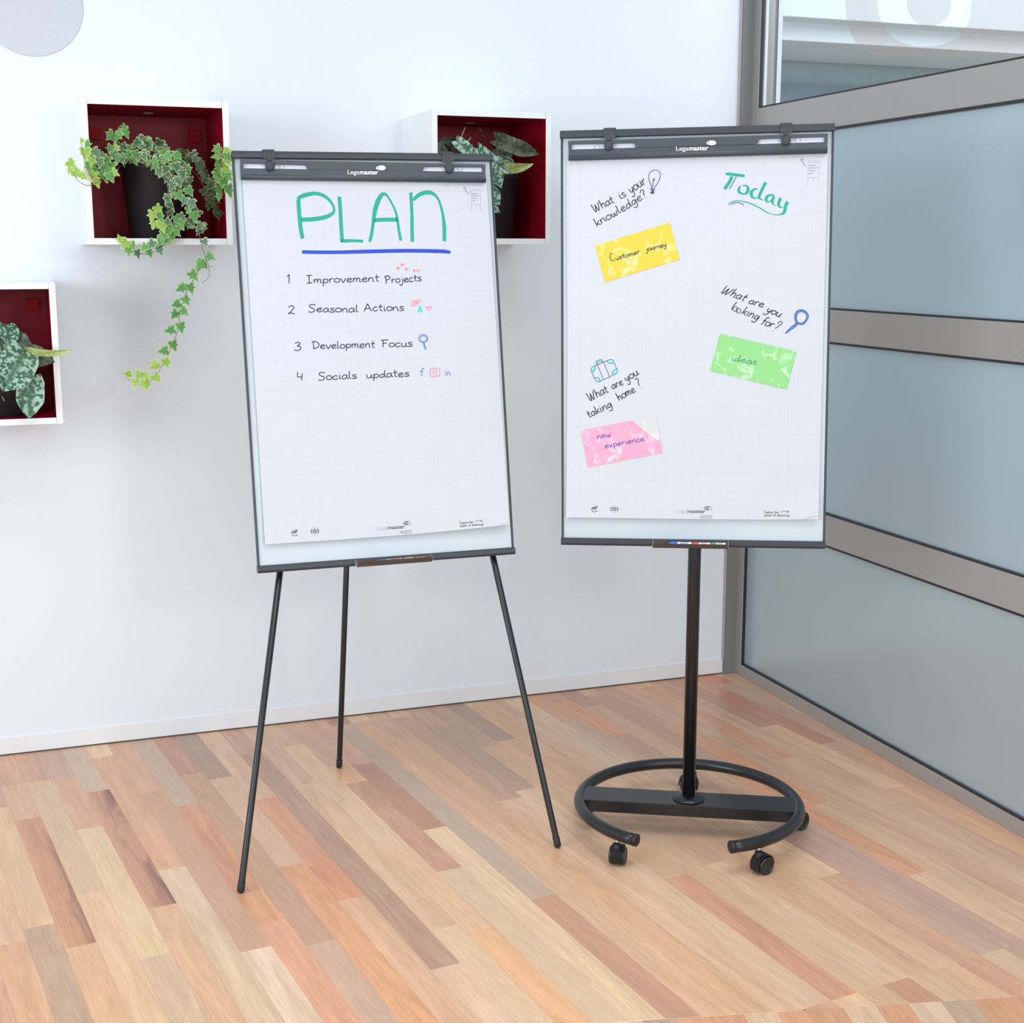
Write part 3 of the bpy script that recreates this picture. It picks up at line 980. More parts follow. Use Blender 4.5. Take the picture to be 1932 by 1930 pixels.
# crown over the pot, draping tresses
def strand(pts, n, spread, kinds, Ya, Yb, size=(16, 21), an=(-50, 50)):
    P = [Vector(p).to_2d() for p in [(a, b, 0) for a, b in pts]]
    seg = [(P[i + 1] - P[i]).length for i in range(len(P) - 1)]
    tot = sum(seg)
    for i in range(n):
        d = tot * (i + 0.5) / n; j = 0
        while j < len(seg) - 1 and d > seg[j]: d -= seg[j]; j += 1
        q = P[j].lerp(P[j + 1], min(1, d / seg[j]))
        t = (i + 0.5) / n
        leaf_at(q.x + random.uniform(-spread, spread), q.y + random.uniform(-spread, spread), Ya + (Yb - Ya) * t + random.uniform(-.02, .02),
                random.uniform(*size), random.choice(kinds), random.uniform(*an))
strand([(222, 283), (250, 283), (270, 272), (290, 276), (312, 290)], 26, 8, ['var', 'var', 'green', 'var'], 4.36, 4.36)
strand([(218, 300), (240, 300), (262, 296), (285, 300)], 15, 6, ['var', 'green', 'var'], 4.33, 4.33)
strand([(288, 312), (300, 300), (325, 300), (345, 318), (352, 335)], 24, 9, ['var', 'var', 'var', 'green'], 4.31, 4.28)
strand([(300, 318), (318, 335), (335, 345), (352, 352), (357, 362)], 16, 9, ['var', 'var', 'green'], 4.29, 4.27)
strand([(305, 330), (318, 345), (322, 360), (318, 378), (322, 390), (318, 404)], 11, 6, ['var'], 4.29, 4.27, (15, 19))
strand([(330, 355), (345, 370), (357, 385), (365, 395), (360, 408), (362, 420), (372, 430), (384, 436)], 17, 7, ['var', 'var', 'green'], 4.275, 4.25, (17, 22))
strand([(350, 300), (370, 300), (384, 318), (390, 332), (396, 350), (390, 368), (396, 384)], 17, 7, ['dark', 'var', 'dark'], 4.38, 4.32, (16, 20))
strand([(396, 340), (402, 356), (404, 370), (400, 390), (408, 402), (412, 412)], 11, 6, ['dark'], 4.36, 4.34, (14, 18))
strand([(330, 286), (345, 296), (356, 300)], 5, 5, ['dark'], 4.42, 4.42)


def smooth_path(pts, sub=6):
    out = []
    P = [pts[0]] + list(pts) + [pts[-1]]
    for i in range(1, len(P) - 2):
        p0, p1, p2, p3 = P[i - 1], P[i], P[i + 1], P[i + 2]
        for k in range(sub):
            t = k / sub
            out.append(tuple(0.5 * ((2 * p1[j]) + (-p0[j] + p2[j]) * t + (2 * p0[j] - 5 * p1[j] + 4 * p2[j] - p3[j]) * t * t + (-p0[j] + 3 * p1[j] - 3 * p2[j] + p3[j]) * t ** 3) for j in range(len(p1))))
    out.append(tuple(pts[-1]))
    return out


def stem(parent, pts, r, mt, name='stem'):
    q = MB()
    P = smooth_path([tuple(onY(a, b, Y)) for a, b, Y in pts], 5)
    q.tube(P, [r * (1 - 0.45 * i / len(P)) for i in range(len(P))], 6)
    obj(name, q, mt, parent)


sb = M['stem_brown']
stem(ivy, [(320, 316, 4.37), (345, 340, 4.28), (362, 400, 4.26), (375, 432, 4.25), (377, 447, 4.24), (382, 468, 4.24), (389, 488, 4.24), (394, 505, 4.24), (394, 522, 4.24), (382, 534, 4.24)], 0.0013, sb)
stem(ivy, [(389, 488, 4.24), (376, 508, 4.242), (361, 534, 4.242), (351, 553, 4.242), (342.5, 577, 4.242), (338, 601, 4.242), (339, 611, 4.242), (332, 633, 4.242), (317, 669, 4.242), (298, 703, 4.242), (282, 721, 4.242), (262, 725, 4.242), (248, 720, 4.242), (236, 710, 4.242)], 0.0012, sb)
stem(ivy, [(395, 504, 4.24), (403, 502, 4.24)], 0.0008, sb)
stem(ivy, [(365, 395, 4.30), (345, 428, 4.28), (333, 445, 4.272), (312, 460, 4.272), (302, 470, 4.272), (285, 477, 4.272), (262, 479, 4.272), (243, 474, 4.272), (229, 462, 4.272), (226, 452, 4.272)], 0.0012, sb)
stem(ivy, [(287, 392, 4.27), (296, 415, 4.272), (310, 432, 4.272), (325, 440, 4.272)], 0.001, sb)
stem(ivy, [(322, 318, 4.36), (317, 350, 4.285), (316, 380, 4.28), (317, 412, 4.28)], 0.001, sb)
stem(ivy, [(418, 276, 4.25), (417, 290, 4.25), (420, 305, 4.25), (417, 322, 4.25), (421, 345, 4.25), (414, 372, 4.26), (395, 372, 4.32), (372, 330, 4.36), (340, 310, 4.4)], 0.0011, mat('reddish_stem', (176, 96, 72), 0.6))
stem(ivy, [(230, 312, 4.36), (196, 338, 4.29), (172, 349, 4.255), (158, 348, 4.245), (145, 338, 4.24), (136, 323, 4.24)], 0.0012, sb)
stem(ivy, [(200, 330, 4.3), (175, 335, 4.27), (162, 310, 4.255), (155, 285, 4.25), (154, 265, 4.25)], 0.0011, sb)
stem(ivy, [(240, 308, 4.4), (222, 290, 4.34), (219, 268, 4.335), (224, 252, 4.335), (230, 242, 4.335)], 0.0011, sb)
print('LEAVES', n_leaf)


# ------------------------------------------------------------------ silver-spotted plants
def big_leaf(parent, base, tip, width, Yb, Yt, mt, arch=0.15, roll=0.0, fold=0.18, name='leaf'):
    """heart-shaped leaf; base, tip in photo pixels with depths Yb, Yt; width in metres"""
    a, b = onY(base[0], base[1], Yb), onY(tip[0], tip[1], Yt)
    ax = (b - a); L = ax.length; ax.normalize()
    nrm = Vector((0.1, -1, 0.25)); nrm = (nrm - ax * nrm.dot(ax)).normalized()
    nrm = Matrix.Rotation(R_(roll), 3, ax) @ nrm
    sd = ax.cross(nrm)
    nt_, ns = 12, 7
    verts, edge, rib = [], [], []
    for i in range(nt_ + 1):
        t = i / nt_
        hw = 0.5 * width * (math.sin(math.pi * min(1, t * 0.80 + 0.20)) ** 0.75 if t < 1 else 0) * (1 - 0.15 * t)
        hw = 0.5 * width * min(1.0, (math.sin(math.pi * (0.2 + 0.8 * t)) ** 0.9) * 1.12) if t < 1 else 0.0
        for j in range(ns):
            s = -1 + 2 * j / (ns - 1)
            back = -0.11 * (1 - t) ** 3 * (abs(s) ** 0.8) * L
            p = a + ax * (t * L + back) + sd * (s * hw) + nrm * (arch * L * 4 * t * (1 - t) * 0.5 + 0 - fold * (1 - abs(s)) * hw)
            p += nrm * (0.03 * L * math.sin(6 * t + 2.3 * s))
            verts.append(p); edge.append(1.0 if j in (0, ns - 1) or i == nt_ else 0.3 * abs(s)); rib.append(min(1.0, abs(s) * 3.2))
    faces = []
    for i in range(nt_):
        for j in range(ns - 1):
            k_ = i * ns + j
            faces.append((k_, k_ + 1, k_ + ns + 1, k_ + ns))
    me = bpy.data.meshes.new(name)
    og = org_of(parent)
    me.from_pydata([tuple(v - og) for v in verts], [], faces)
    me.materials.append(mt)
    x = me.attributes.new('edge', 'FLOAT', 'POINT'); x.data.foreach_set('value', edge)
    x = me.attributes.new('rib', 'FLOAT', 'POINT'); x.data.foreach_set('value', rib)
    me.polygons.foreach_set('use_smooth', [True] * len(faces)); me.update()
    o = bpy.data.objects.new(name, me); col.objects.link(o); o.parent = parent
    return o


p2 = thing('potted_pothos', 'silver-spotted leafy plant in a black pot, behind the top of the left flipchart', 'plant', (1.53, 4.47, 1.672))
pot(p2, 1.522, 4.475, 1.6725, 1.882, 0.12, 0.102)
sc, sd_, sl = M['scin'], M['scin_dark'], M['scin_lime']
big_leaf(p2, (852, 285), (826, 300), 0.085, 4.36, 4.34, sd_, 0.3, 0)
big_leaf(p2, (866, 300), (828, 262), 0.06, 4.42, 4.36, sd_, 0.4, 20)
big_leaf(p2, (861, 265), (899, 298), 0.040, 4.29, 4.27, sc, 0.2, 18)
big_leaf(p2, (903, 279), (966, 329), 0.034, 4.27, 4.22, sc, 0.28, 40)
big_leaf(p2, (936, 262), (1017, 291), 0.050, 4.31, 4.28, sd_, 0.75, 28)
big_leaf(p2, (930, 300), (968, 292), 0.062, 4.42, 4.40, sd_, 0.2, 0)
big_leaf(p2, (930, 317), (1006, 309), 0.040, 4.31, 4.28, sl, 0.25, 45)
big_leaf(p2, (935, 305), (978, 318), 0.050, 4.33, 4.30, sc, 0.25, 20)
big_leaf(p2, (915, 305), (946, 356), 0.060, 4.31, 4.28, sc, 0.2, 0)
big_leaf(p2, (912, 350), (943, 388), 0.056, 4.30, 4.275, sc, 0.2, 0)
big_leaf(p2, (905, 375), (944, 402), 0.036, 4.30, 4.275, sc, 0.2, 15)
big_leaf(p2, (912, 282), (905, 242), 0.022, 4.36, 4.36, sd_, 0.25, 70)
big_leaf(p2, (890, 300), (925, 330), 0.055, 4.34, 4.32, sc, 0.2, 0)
sg = M['stem_green']
stem(p2, [(905, 320, 4.44), (880, 305, 4.38), (868, 290, 4.34), (861, 268, 4.31)], 0.002, sg, 'stalk')
stem(p2, [(868, 268, 4.33), (873, 252, 4.33), (878, 240, 4.33)], 0.0018, sg, 'stalk')
stem(p2, [(880, 272, 4.33), (884, 265, 4.33), (889, 259, 4.33)], 0.0022, sg, 'stalk')
stem(p2, [(930, 325, 4.44), (938, 310, 4.38), (939, 290, 4.34), (938, 275, 4.32), (944, 266, 4.315)], 0.0028, sg, 'stalk')
stem(p2, [(915, 322, 4.44), (908, 300, 4.34), (903, 280, 4.28)], 0.002, sg, 'stalk')
stem(p2, [(925, 322, 4.44), (922, 316, 4.38), (930, 317, 4.32)], 0.002, sg, 'stalk')
stem(p2, [(920, 322, 4.44), (905, 330, 4.35), (908, 348, 4.31)], 0.002, sg, 'stalk')

p3 = thing('potted_pothos', 'silver-spotted leafy plant in a black pot at the left picture edge', 'plant', (-0.02, 4.45, 1.149))
pot(p3, -0.016, 4.455, 1.1495, 1.345, 0.112, 0.096)
big_leaf(p3, (-4, 642), (48, 629), 0.075, 4.36, 4.33, sd_, 0.2, 10)
big_leaf(p3, (12, 612), (18, 652), 0.068, 4.31, 4.29, sc, 0.25, -25)
big_leaf(p3, (22, 640), (62, 654), 0.055, 4.33, 4.30, sd_, 0.25, 10)
big_leaf(p3, (36, 662), (104, 684), 0.062, 4.29, 4.25, sd_, 0.15, 10)
big_leaf(p3, (2, 650), (22, 690), 0.055, 4.31, 4.28, sc, 0.2, 0)
big_leaf(p3, (52, 661), (136, 660), 0.030, 4.26, 4.20, sl, 0.22, 50)
big_leaf(p3, (58, 712), (55, 790), 0.078, 4.26, 4.25, sc, 0.12, 0)
big_leaf(p3, (46, 664), (4, 739), 0.105, 4.24, 4.215, sc, 0.18, -10)
big_leaf(p3, (-10, 660), (-50, 700), 0.09, 4.28, 4.24, sc, 0.2, 0)
for q in ([(0, 690, 4.40), (6, 670, 4.32), (10, 655, 4.30), (12, 616, 4.31)], [(-2, 700, 4.4), (10, 684, 4.29), (30, 676, 4.25), (45, 664, 4.24)],
          [(-2, 708, 4.4), (10, 702, 4.29), (35, 712, 4.27), (58, 714, 4.26)], [(-5, 695, 4.4), (20, 668, 4.32), (50, 660, 4.27)], [(0, 745, 4.40), (5, 750, 4.34), (8, 757, 4.33)]):
    stem(p3, q, 0.0022, sg, 'stalk')


# ------------------------------------------------------------------ flipcharts
class Board:
    def __init__(s, pos, rz, rx, ry, h):
        s.O = Vector((pos[0], pos[1], pos[2] + CAMZ))
        Rm = Matrix.Rotation(rz, 3, 'Z') @ Matrix.Rotation(rx, 3, 'X') @ Matrix.Rotation(ry, 3, 'Y')
        s.X, s.B, s.Z = Rm.col[0].copy(), Rm.col[1].copy(), Rm.col[2].copy()
        s.N = -s.B
        s.h = h

    def fr(s, p):
        """(u, n, v): u to the right, n toward the viewer, v up, from the bottom centre"""
        return s.O + s.X * p[0] + s.N * p[1] + s.Z * p[2]

    def uv(s, px, py, n=0.0):
        p = on_plane(px, py, s.O + s.N * n, s.N)
        d = p - s.O
        return d.dot(s.X), d.dot(s.Z)

    def surf(s, u, v):
        return s.pn(u, v)

    def ink(s, px, py, off=0.0004):
        n = 0.010
        for _ in range(4):
            u, v = s.uv(px, py, n)
            n = s.pn(u, v) + off
        u, v = s.uv(px, py, n)
        return s.fr((u, n, v))


LB = Board((0.9412, 3.5636, -0.8273), -0.0485, -0.1671, -0.0085, 1.1025)
RB = Board((1.7107, 3.2912, -0.7817), -0.4929, -0.0534, -0.0147, 1.1008)


def lb_pn(u, v):
    return 0.007 + 0.010 * max(0, (0.35 - v) / 0.35) ** 2 + 0.020 * max(0, (u + 0.05) / 0.38) ** 2 * max(0, (0.45 - v) / 0.45) ** 2


def rb_pn(u, v):
    return 0.007 + 0.008 * max(0, (0.25 - v) / 0.25) ** 2 + 0.012 * max(0, (u - 0.15) / 0.18) ** 2 * max(0, (0.25 - v) / 0.25) ** 2


LB.pn, RB.pn = lb_pn, rb_pn


def ribbon_px(B, pts, wd, mb, off=0.0004, taper=False):
    """flat ink stroke; pts and width in photo pixels"""
    if len(pts) < 2: return
    P = [Vector((p[0], p[1])) for p in pts]
    n = len(P)
    b = len(mb.v)
    for i in range(n):
        d = P[min(i + 1, n - 1)] - P[max(i - 1, 0)]
        if d.length < 1e-6: d = Vector((1, 0))
        d.normalize()
        w = pts[i][2] if len(pts[i]) > 2 else wd
        q = Vector((-d.y, d.x)) * (w / 2)
        mb.v.append(B.ink(P[i].x + q.x, P[i].y + q.y, off)); mb.v.append(B.ink(P[i].x - q.x, P[i].y - q.y, off))
    for i in range(n - 1):
        mb.f.append((b + 2 * i, b + 2 * i + 1, b + 2 * i + 3, b + 2 * i + 2)); mb.m.append(0); mb.sm.append(False)


def strokes(B, name, lst, wd, mt, parent, label=None, off=0.0004, sub=5):
    mb = MB()
    for pts in lst:
        ribbon_px(B, smooth_path(pts, sub) if len(pts) > 2 else pts, wd, mb, off)
    return obj(name, mb, mt, parent, label)


def fill_px(B, pts, mb, off=0.0004):
    mb.poly([B.ink(x, y, off) for x, y in pts])


GL = {
    'a': (.95, [[(.75, .85), (.45, 1.0), (.1, .6), (.15, .12), (.45, .05), (.72, .45), (.78, .95)], [(.78, .95), (.76, .3), (.98, .02)]]),
    'c': (.85, [[(.72, .8), (.45, 1), (.1, .6), (.15, .12), (.45, 0), (.8, .22)]]),
    'd': (1.0, [[(.75, .75), (.45, .95), (.1, .5), (.2, .05), (.5, .1), (.76, .6)], [(.84, 1.9), (.76, .8), (.8, .15), (1.0, .04)]]),
    'e': (.92, [[(.12, .48), (.5, .55), (.75, .8), (.5, 1.0), (.15, .7), (.15, .2), (.45, 0), (.88, .22)]]),
    'f': (.75, [[(.85, 1.75), (.58, 1.95), (.4, 1.6), (.35, .5), (.3, -.1)], [(.08, 1.0), (.75, 1.05)]]),
    'g': (.95, [[(.75, .85), (.45, 1), (.1, .6), (.2, .1), (.5, .15), (.78, .9)], [(.8, .95), (.78, .2), (.65, -.6), (.3, -.78), (.05, -.5)]]),
    'h': (.95, [[(.15, 1.9), (.15, .9), (.13, 0)], [(.15, .5), (.4, .95), (.7, .85), (.72, .12), (.9, 0)]]),
    'i': (.48, [[(.2, 1), (.18, .2), (.4, 0)], [(.2, 1.42), (.26, 1.36)]]),
    'j': (.6, [[(.42, 1), (.42, 0), (.25, -.65), (0, -.75), (-.2, -.4)], [(.42, 1.42), (.48, 1.36)]]),
    'k': (.85, [[(.15, 1.9), (.13, 0)], [(.72, 1.0), (.2, .45)], [(.25, .5), (.8, 0)]]),
    'l': (.5, [[(.2, 1.9), (.16, .3), (.42, 0)]]),
    'm': (1.28, [[(.1, 1), (.12, 0)], [(.12, .5), (.35, .95), (.56, .8), (.56, 0)], [(.56, .5), (.82, .95), (1.02, .8), (1.02, .12), (1.2, 0)]]),
    'n': (.95, [[(.1, 1), (.12, 0)], [(.12, .5), (.4, .95), (.7, .85), (.72, .12), (.9, 0)]]),
    'o': (.92, [[(.5, 1), (.12, .75), (.12, .2), (.45, 0), (.8, .25), (.8, .75), (.45, 1)]]),
    'p': (.95, [[(.15, 1), (.13, -.8)], [(.15, .6), (.45, 1), (.82, .75), (.72, .18), (.4, .05), (.16, .3)]]),
    'r': (.72, [[(.12, 1), (.14, 0)], [(.14, .55), (.35, .95), (.68, .95)]]),
    's': (.78, [[(.7, .85), (.4, 1), (.15, .8), (.32, .56), (.6, .4), (.65, .12), (.35, 0), (.05, .12)]]),
    't': (.72, [[(.35, 1.7), (.32, .3), (.62, 0)], [(.05, 1.05), (.7, 1.1)]]),
    'u': (.95, [[(.12, 1), (.14, .25), (.4, .02), (.68, .3), (.75, 1)], [(.75, 1), (.75, .2), (.95, 0)]]),
    'v': (.88, [[(.08, 1), (.35, .05), (.5, .05), (.82, 1)]]),
    'w': (1.15, [[(.1, 1), (.2, .12), (.42, .05), (.56, .8)], [(.56, .8), (.66, .1), (.88, .1), (1.08, 1)]]),
    'x': (.85, [[(.1, 1), (.7, 0)], [(.7, 1), (.1, 0)]]),
    'y': (.9, [[(.12, 1), (.2, .3), (.45, .15), (.7, .6)], [(.78, 1), (.7, .1), (.5, -.65), (.2, -.78), (.0, -.5)]]),
    'I': (1.1, [[(.1, 1.85), (.9, 1.95)], [(.5, 1.9), (.5, .05)], [(.12, 0), (.95, .08)]]),
    'P': (1.2, [[(.25, 1.85), (.28, -.1)], [(.0, 1.6), (.5, 1.95), (1.0, 1.6), (.8, 1.05), (.3, .85)]]),
    'S': (1.15, [[(1.05, 1.7), (.6, 1.95), (.2, 1.6), (.4, 1.15), (.85, .8), (.9, .3), (.5, 0), (.05, .12)]]),
    'A': (1.3, [[(.05, 0), (.6, 1.9)], [(.6, 1.9), (.85, 1.0), (1.15, 0)], [(.25, .65), (1.0, .7)]]),
    'D': (1.35, [[(.3, 1.75), (.32, .05)], [(.0, 1.7), (.6, 1.85), (1.2, 1.2), (1.0, .4), (.3, .0)]]),
    'F': (1.1, [[(.3, 1.8), (.28, 0)], [(.0, 1.75), (1.05, 1.85)], [(.28, 1.0), (.85, 1.05)]]),
    'C': (1.1, [[(.95, 1.7), (.6, 1.9), (.15, 1.2), (.2, .3), (.6, 0), (1.0, .25)]]),
    'W': (1.6, [[(.1, 1.9), (.25, .3), (.45, .05), (.75, 1.5)], [(.75, 1.5), (.85, .2), (1.05, .1), (1.45, 1.7)]]),
    'E': (1.0, [[(.15, 1.8), (.12, 0)], [(.1, 1.85), (.85, 1.85)], [(.15, 1.0), (.7, 1.0)], [(.1, 0), (.85, .03)]]),
    '1': (.6, [[(.05, 1.3), (.4, 1.8)], [(.4, 1.8), (.38, 0)]]),
    '2': (.9, [[(.1, 1.4), (.45, 1.8), (.8, 1.4), (.4, .5), (.05, .05)], [(.05, .05), (.4, .2), (.9, .0)]]),
    '3': (.9, [[(.1, 1.6), (.5, 1.85), (.75, 1.5), (.35, 1.0)], [(.35, 1.0), (.8, .8), (.75, .2), (.3, 0), (.0, .2)]]),
    '4': (.9, [[(.15, 1.8), (.1, .8), (.75, .8)], [(.75, 1.5), (.68, 0)]]),
    '?': (.8, [[(.05, 1.5), (.4, 1.95), (.7, 1.6), (.45, 1.0), (.42, .5)], [(.42, .08), (.48, .02)]]),
    '!': (.4, [[(.2, 1.8), (.18, .5)], [(.2, .08), (.24, .02)]]),
    '.': (.4, [[(.2, .08), (.24, .02)]]),
    ' ': (.7, []),
}


def hw(B, mb, text, p0, p1, xh, wd, slant=0.0, off=0.0004, seed=0):
    """single-line handwriting along the baseline p0 -> p1 (photo px), x-height xh px"""
    rr = random.Random(seed + len(text))
    tot = sum(GL[c][0] for c in text)
    P0, P1 = Vector(p0), Vector(p1)
    d = (P1 - P0); L = d.length; d.normalize()
    up = Vector((d.y, -d.x))
    sx = L / tot
    x = 0
    for c in text:
        adv, st = GL[c]
        dy = rr.uniform(-0.06, 0.06); k = rr.uniform(0.95, 1.05)
        for s_ in st:
            pts = []
            for (gx, gy) in s_:
                q = P0 + d * ((x + gx) * sx + slant * gy * xh) + up * ((gy * k + dy) * xh)
                pts.append((q.x, q.y))
            ribbon_px(B, smooth_path(pts, 4) if len(pts) > 2 else pts, wd, mb, off)
        x += adv


def word(B, parent, ink, text, *a, **k):
    q = MB(); hw(B, q, text, *a, **k)
    return obj('word', q, ink, parent)


_font_cache = {}


def text_mesh(txt, bold=0.0):
    key = (txt, bold)
    if key in _font_cache: return _font_cache[key]
    cu = bpy.data.curves.new('t', 'FONT'); cu.body = txt; cu.size = 1.0; cu.resolution_u = 3; cu.offset = bold
    o = bpy.data.objects.new('t', cu); col.objects.link(o)
    dg = bpy.context.evaluated_depsgraph_get()
    me = bpy.data.meshes.new_from_object(o.evaluated_get(dg))
    vs = [(v.co.x, v.co.y) for v in me.vertices]; fs = [tuple(p.vertices) for p in me.polygons]
    bpy.data.objects.remove(o); bpy.data.curves.remove(cu); bpy.data.meshes.remove(me)
    _font_cache[key] = (vs, fs)
    return vs, fs


def print_px(point, mb, txt, p0, p1, hpx, bold=0.0):
    """typeset text; baseline p0 -> p1 in px, hpx = height of 1 em*0.7"""
    vs, fs = text_mesh(txt, bold)
    x0 = min(v[0] for v in vs); x1 = max(v[0] for v in vs)
    P0, P1 = Vector(p0), Vector(p1); d = P1 - P0; L = d.length; d.normalize(); up = Vector((d.y, -d.x))
    k = L / (x1 - x0); kh = hpx / 0.7
    b = len(mb.v)
    for x, y in vs:
        q = P0 + d * ((x - x0) * k) + up * (y * kh)
        mb.v.append(point(q.x, q.y))
    for f in fs: mb.f.append(tuple(b + i for i in f)); mb.m.append(0); mb.sm.append(False)


def flip_board(B, root, corners, bar, slots, knobs, holes, brackets, logo, topw, botw):
    """parts common to both flipcharts. All geometry in board coordinates (u, n, v)"""
    W2 = 0.35; H = B.h
    fr = B.fr
    q = MB(); q.box((-W2 + 0.003, -0.014, 0.006), (W2 - 0.003, 0.0, H - 0.006), [0, 0, 1, 0, 0, 0], fr=lambda p: fr((p[0], p[1], p[2])))
    # front face is the n = 0 side: assign white everywhere but the back
    q.m = [0, 0, 1, 0, 0, 0]
    obj('board_panel', q, [M['board'], M['boardback']], root)
    # side edges
    for s in (-1, 1):
        q = MB(); q.box((s * W2 - 0.0025, -0.016, 0.012), (s * W2 + 0.0025, 0.004, H - 0.012), fr=fr); obj('edge_strip', q, M['rail'], root)
    # top rail: chamfered profile
    prof = [(-0.020, H - 0.0195), (0.012, H - 0.0195), (0.0155, H - 0.018), (0.0155, H - 0.0085), (0.010, H), (-0.015, H + 0.001), (-0.020, H - 0.004)]
    q = MB(); n = len(prof); b = len(q.v)
    for u in (-W2 - 0.0035, W2 + 0.0035):
        for nn, vv in prof: q.v.append(fr((u, nn, vv)))
    q.f.append(tuple(reversed(range(n)))); q.f.append(tuple(range(n, 2 * n)))
    for i in range(n): q.f.append((i, (i + 1) % n, n + (i + 1) % n, n + i))
    q.m = [0] * len(q.f); q.sm = [False] * len(q.f)
    obj('top_rail', q, M['rail'], root)
    # bottom rail
    prof = [(-0.020, -0.001), (0.008, -0.001), (0.014, 0.005), (0.014, 0.015), (0.008, 0.0185), (-0.020, 0.0185)]
    q = MB(); n = len(prof)
    for u in (-W2 - 0.0035, W2 + 0.0035):
        for nn, vv in prof: q.v.append(fr((u, nn, vv)))
    q.f.append(tuple(reversed(range(n)))); q.f.append(tuple(range(n, 2 * n)))
    for i in range(n): q.f.append((i, (i + 1) % n, n + (i + 1) % n, n + i))
    q.m = [0] * len(q.f); q.sm = [False] * len(q.f)
    obj('bottom_rail', q, M['rail'], root)
    # clamp bar with two real slots; bottom edge rounded forward
    nb = 0.020
    U = lambda p: B.uv(p[0], p[1], nb)
    tl, tr_, br_, bl = [U(p) for p in bar]
    (a, b_, c, d) = [U(p) for p in slots[0]]   # tl tr br bl of the left slot
    (e, f_, g, h) = [U(p) for p in slots[1]]

    def lerp(p, q_, t): return (p[0] + (q_[0] - p[0]) * t, p[1] + (q_[1] - p[1]) * t)

    def ext(p, v): return (p[0], v)
    top = lambda u: tl[1] + (tr_[1] - tl[1]) * (u - tl[0]) / (tr_[0] - tl[0])
    bot = lambda u: bl[1] + (br_[1] - bl[1]) * (u - bl[0]) / (br_[0] - bl[0])
    mb = MB()
    n0, n1 = nb - 0.008, nb
    pieces = [
        [tl, (a[0], top(a[0])), a, d, (d[0], d[1]), (bl[0], d[1])],
        [(a[0], top(a[0])), (b_[0], top(b_[0])), b_, a],
        [(b_[0], top(b_[0])), (e[0], top(e[0])), e, h, c, b_],
        [(e[0], top(e[0])), (f_[0], top(f_[0])), f_, e],
        [(f_[0], top(f_[0])), tr_, (br_[0], g[1]), g, f_],
    ]
    for pc in pieces: mb.prism([p for p in pc], n0, n1, fr)
    # lower rounded part
    segs = 8
    cols_ = [bl[0], br_[0]]
    vt = [d[1], g[1]]
    ring = []
    for ui, u in enumerate(cols_):
        vtop, vbot = vt[ui], bot(u)
        pr_ = [(n0, vtop), (n1, vtop), (n1, vtop - (vtop - vbot) * 0.52), (n1 + 0.0035, vtop - (vtop - vbot) * 0.68), (n1 + 0.003, vtop - (vtop - vbot) * 0.82), (n1 - 0.003, vbot + 0.001), (n0, vbot)]
        ring.append([fr((u, nn, vv)) for nn, vv in pr_])
    n = len(ring[0]); b0 = len(mb.v); mb.v += ring[0] + ring[1]
    mb.f.append(tuple(b0 + i for i in range(n))); mb.f.append(tuple(b0 + n + i for i in reversed(range(n)))); mb.m += [0, 0]; mb.sm += [False, False]
    for i in range(n):
        mb.f.append((b0 + i, b0 + n + i, b0 + n + (i + 1) % n, b0 + (i + 1) % n)); mb.m.append(0); mb.sm.append(2 <= i <= 4)
    barobj = obj('clamp_bar', mb, M['bar'], root)
    # white insert behind the slots, peg holes
    for sl_ in slots:
        pts = [B.uv(p[0], p[1], nb) for p in sl_]
        u0, u1 = min(p[0] for p in pts) - 0.004, max(p[0] for p in pts) + 0.004
        v0, v1 = min(p[1] for p in pts) - 0.003, max(p[1] for p in pts) + 0.003
        mm_ = MB(); mm_.prism([(u0, v0), (u1, v0), (u1, v1), (u0, v1)], nb - 0.0105, nb - 0.0082, fr)
        obj('slot_insert', mm_, M['slotwhite'], barobj)
    for hx, hy in holes:
        u, v = B.uv(hx, hy, nb - 0.008)
        mm_ = MB(); mm_.lathe([(0.0072, 0), (0.0072, 0.0008), (0.0058, 0.0008), (0.0058, 0)], fr((u, nb - 0.0083, v)), B.N, 20, caps=False)
        obj('peg_hole', mm_, M['greyring'], barobj)
    # logo: light and bold lettering with the eye-shaped emblem
    fp = lambda x, y: (lambda w: fr((w[0], nb + 0.0005, w[1])))(B.uv(x, y, nb + 0.0005))
    (x0, y0), (x1, y1), (ex, ey) = logo
    lm = MB()
    P0, P1 = Vector((x0, y0)), Vector((x1, y1))
    mid = P0.lerp(P1, 0.395)
    print_px(fp, lm, 'Lega', (x0, y0), tuple(P0.lerp(P1, 0.375)), 8.2, 0.0)
    print_px(fp, lm, 'master', tuple(mid), (x1, y1), 8.2, 0.022)
    obj('lettering', lm, M['whiteprint'], barobj, label='white brand lettering')
    emb = MB()
    emblem_strokes(fp, emb, ex, ey, 1.0)
    obj('emblem', emb, M['whiteprint'], barobj, label='white eye-shaped emblem with fingers')
    em2 = MB()
    fp2 = lambda x, y: (lambda w: fr((w[0], nb + 0.0008, w[1])))(B.uv(x, y, nb + 0.0008))
    em2.poly([fp2(ex - 7, ey), fp2(ex - 4.6, ey + 1.6), fp2(ex - 4.6, ey - 1.6)])
    em2.poly([fp2(ex - 2 + 0.7 * math.cos(t), ey + 0.7 * math.sin(t)) for t in [math.pi * 2 * i / 8 for i in range(8)]])
    obj('emblem', em2, M['bar'], barobj, label='dark iris marks of the emblem')
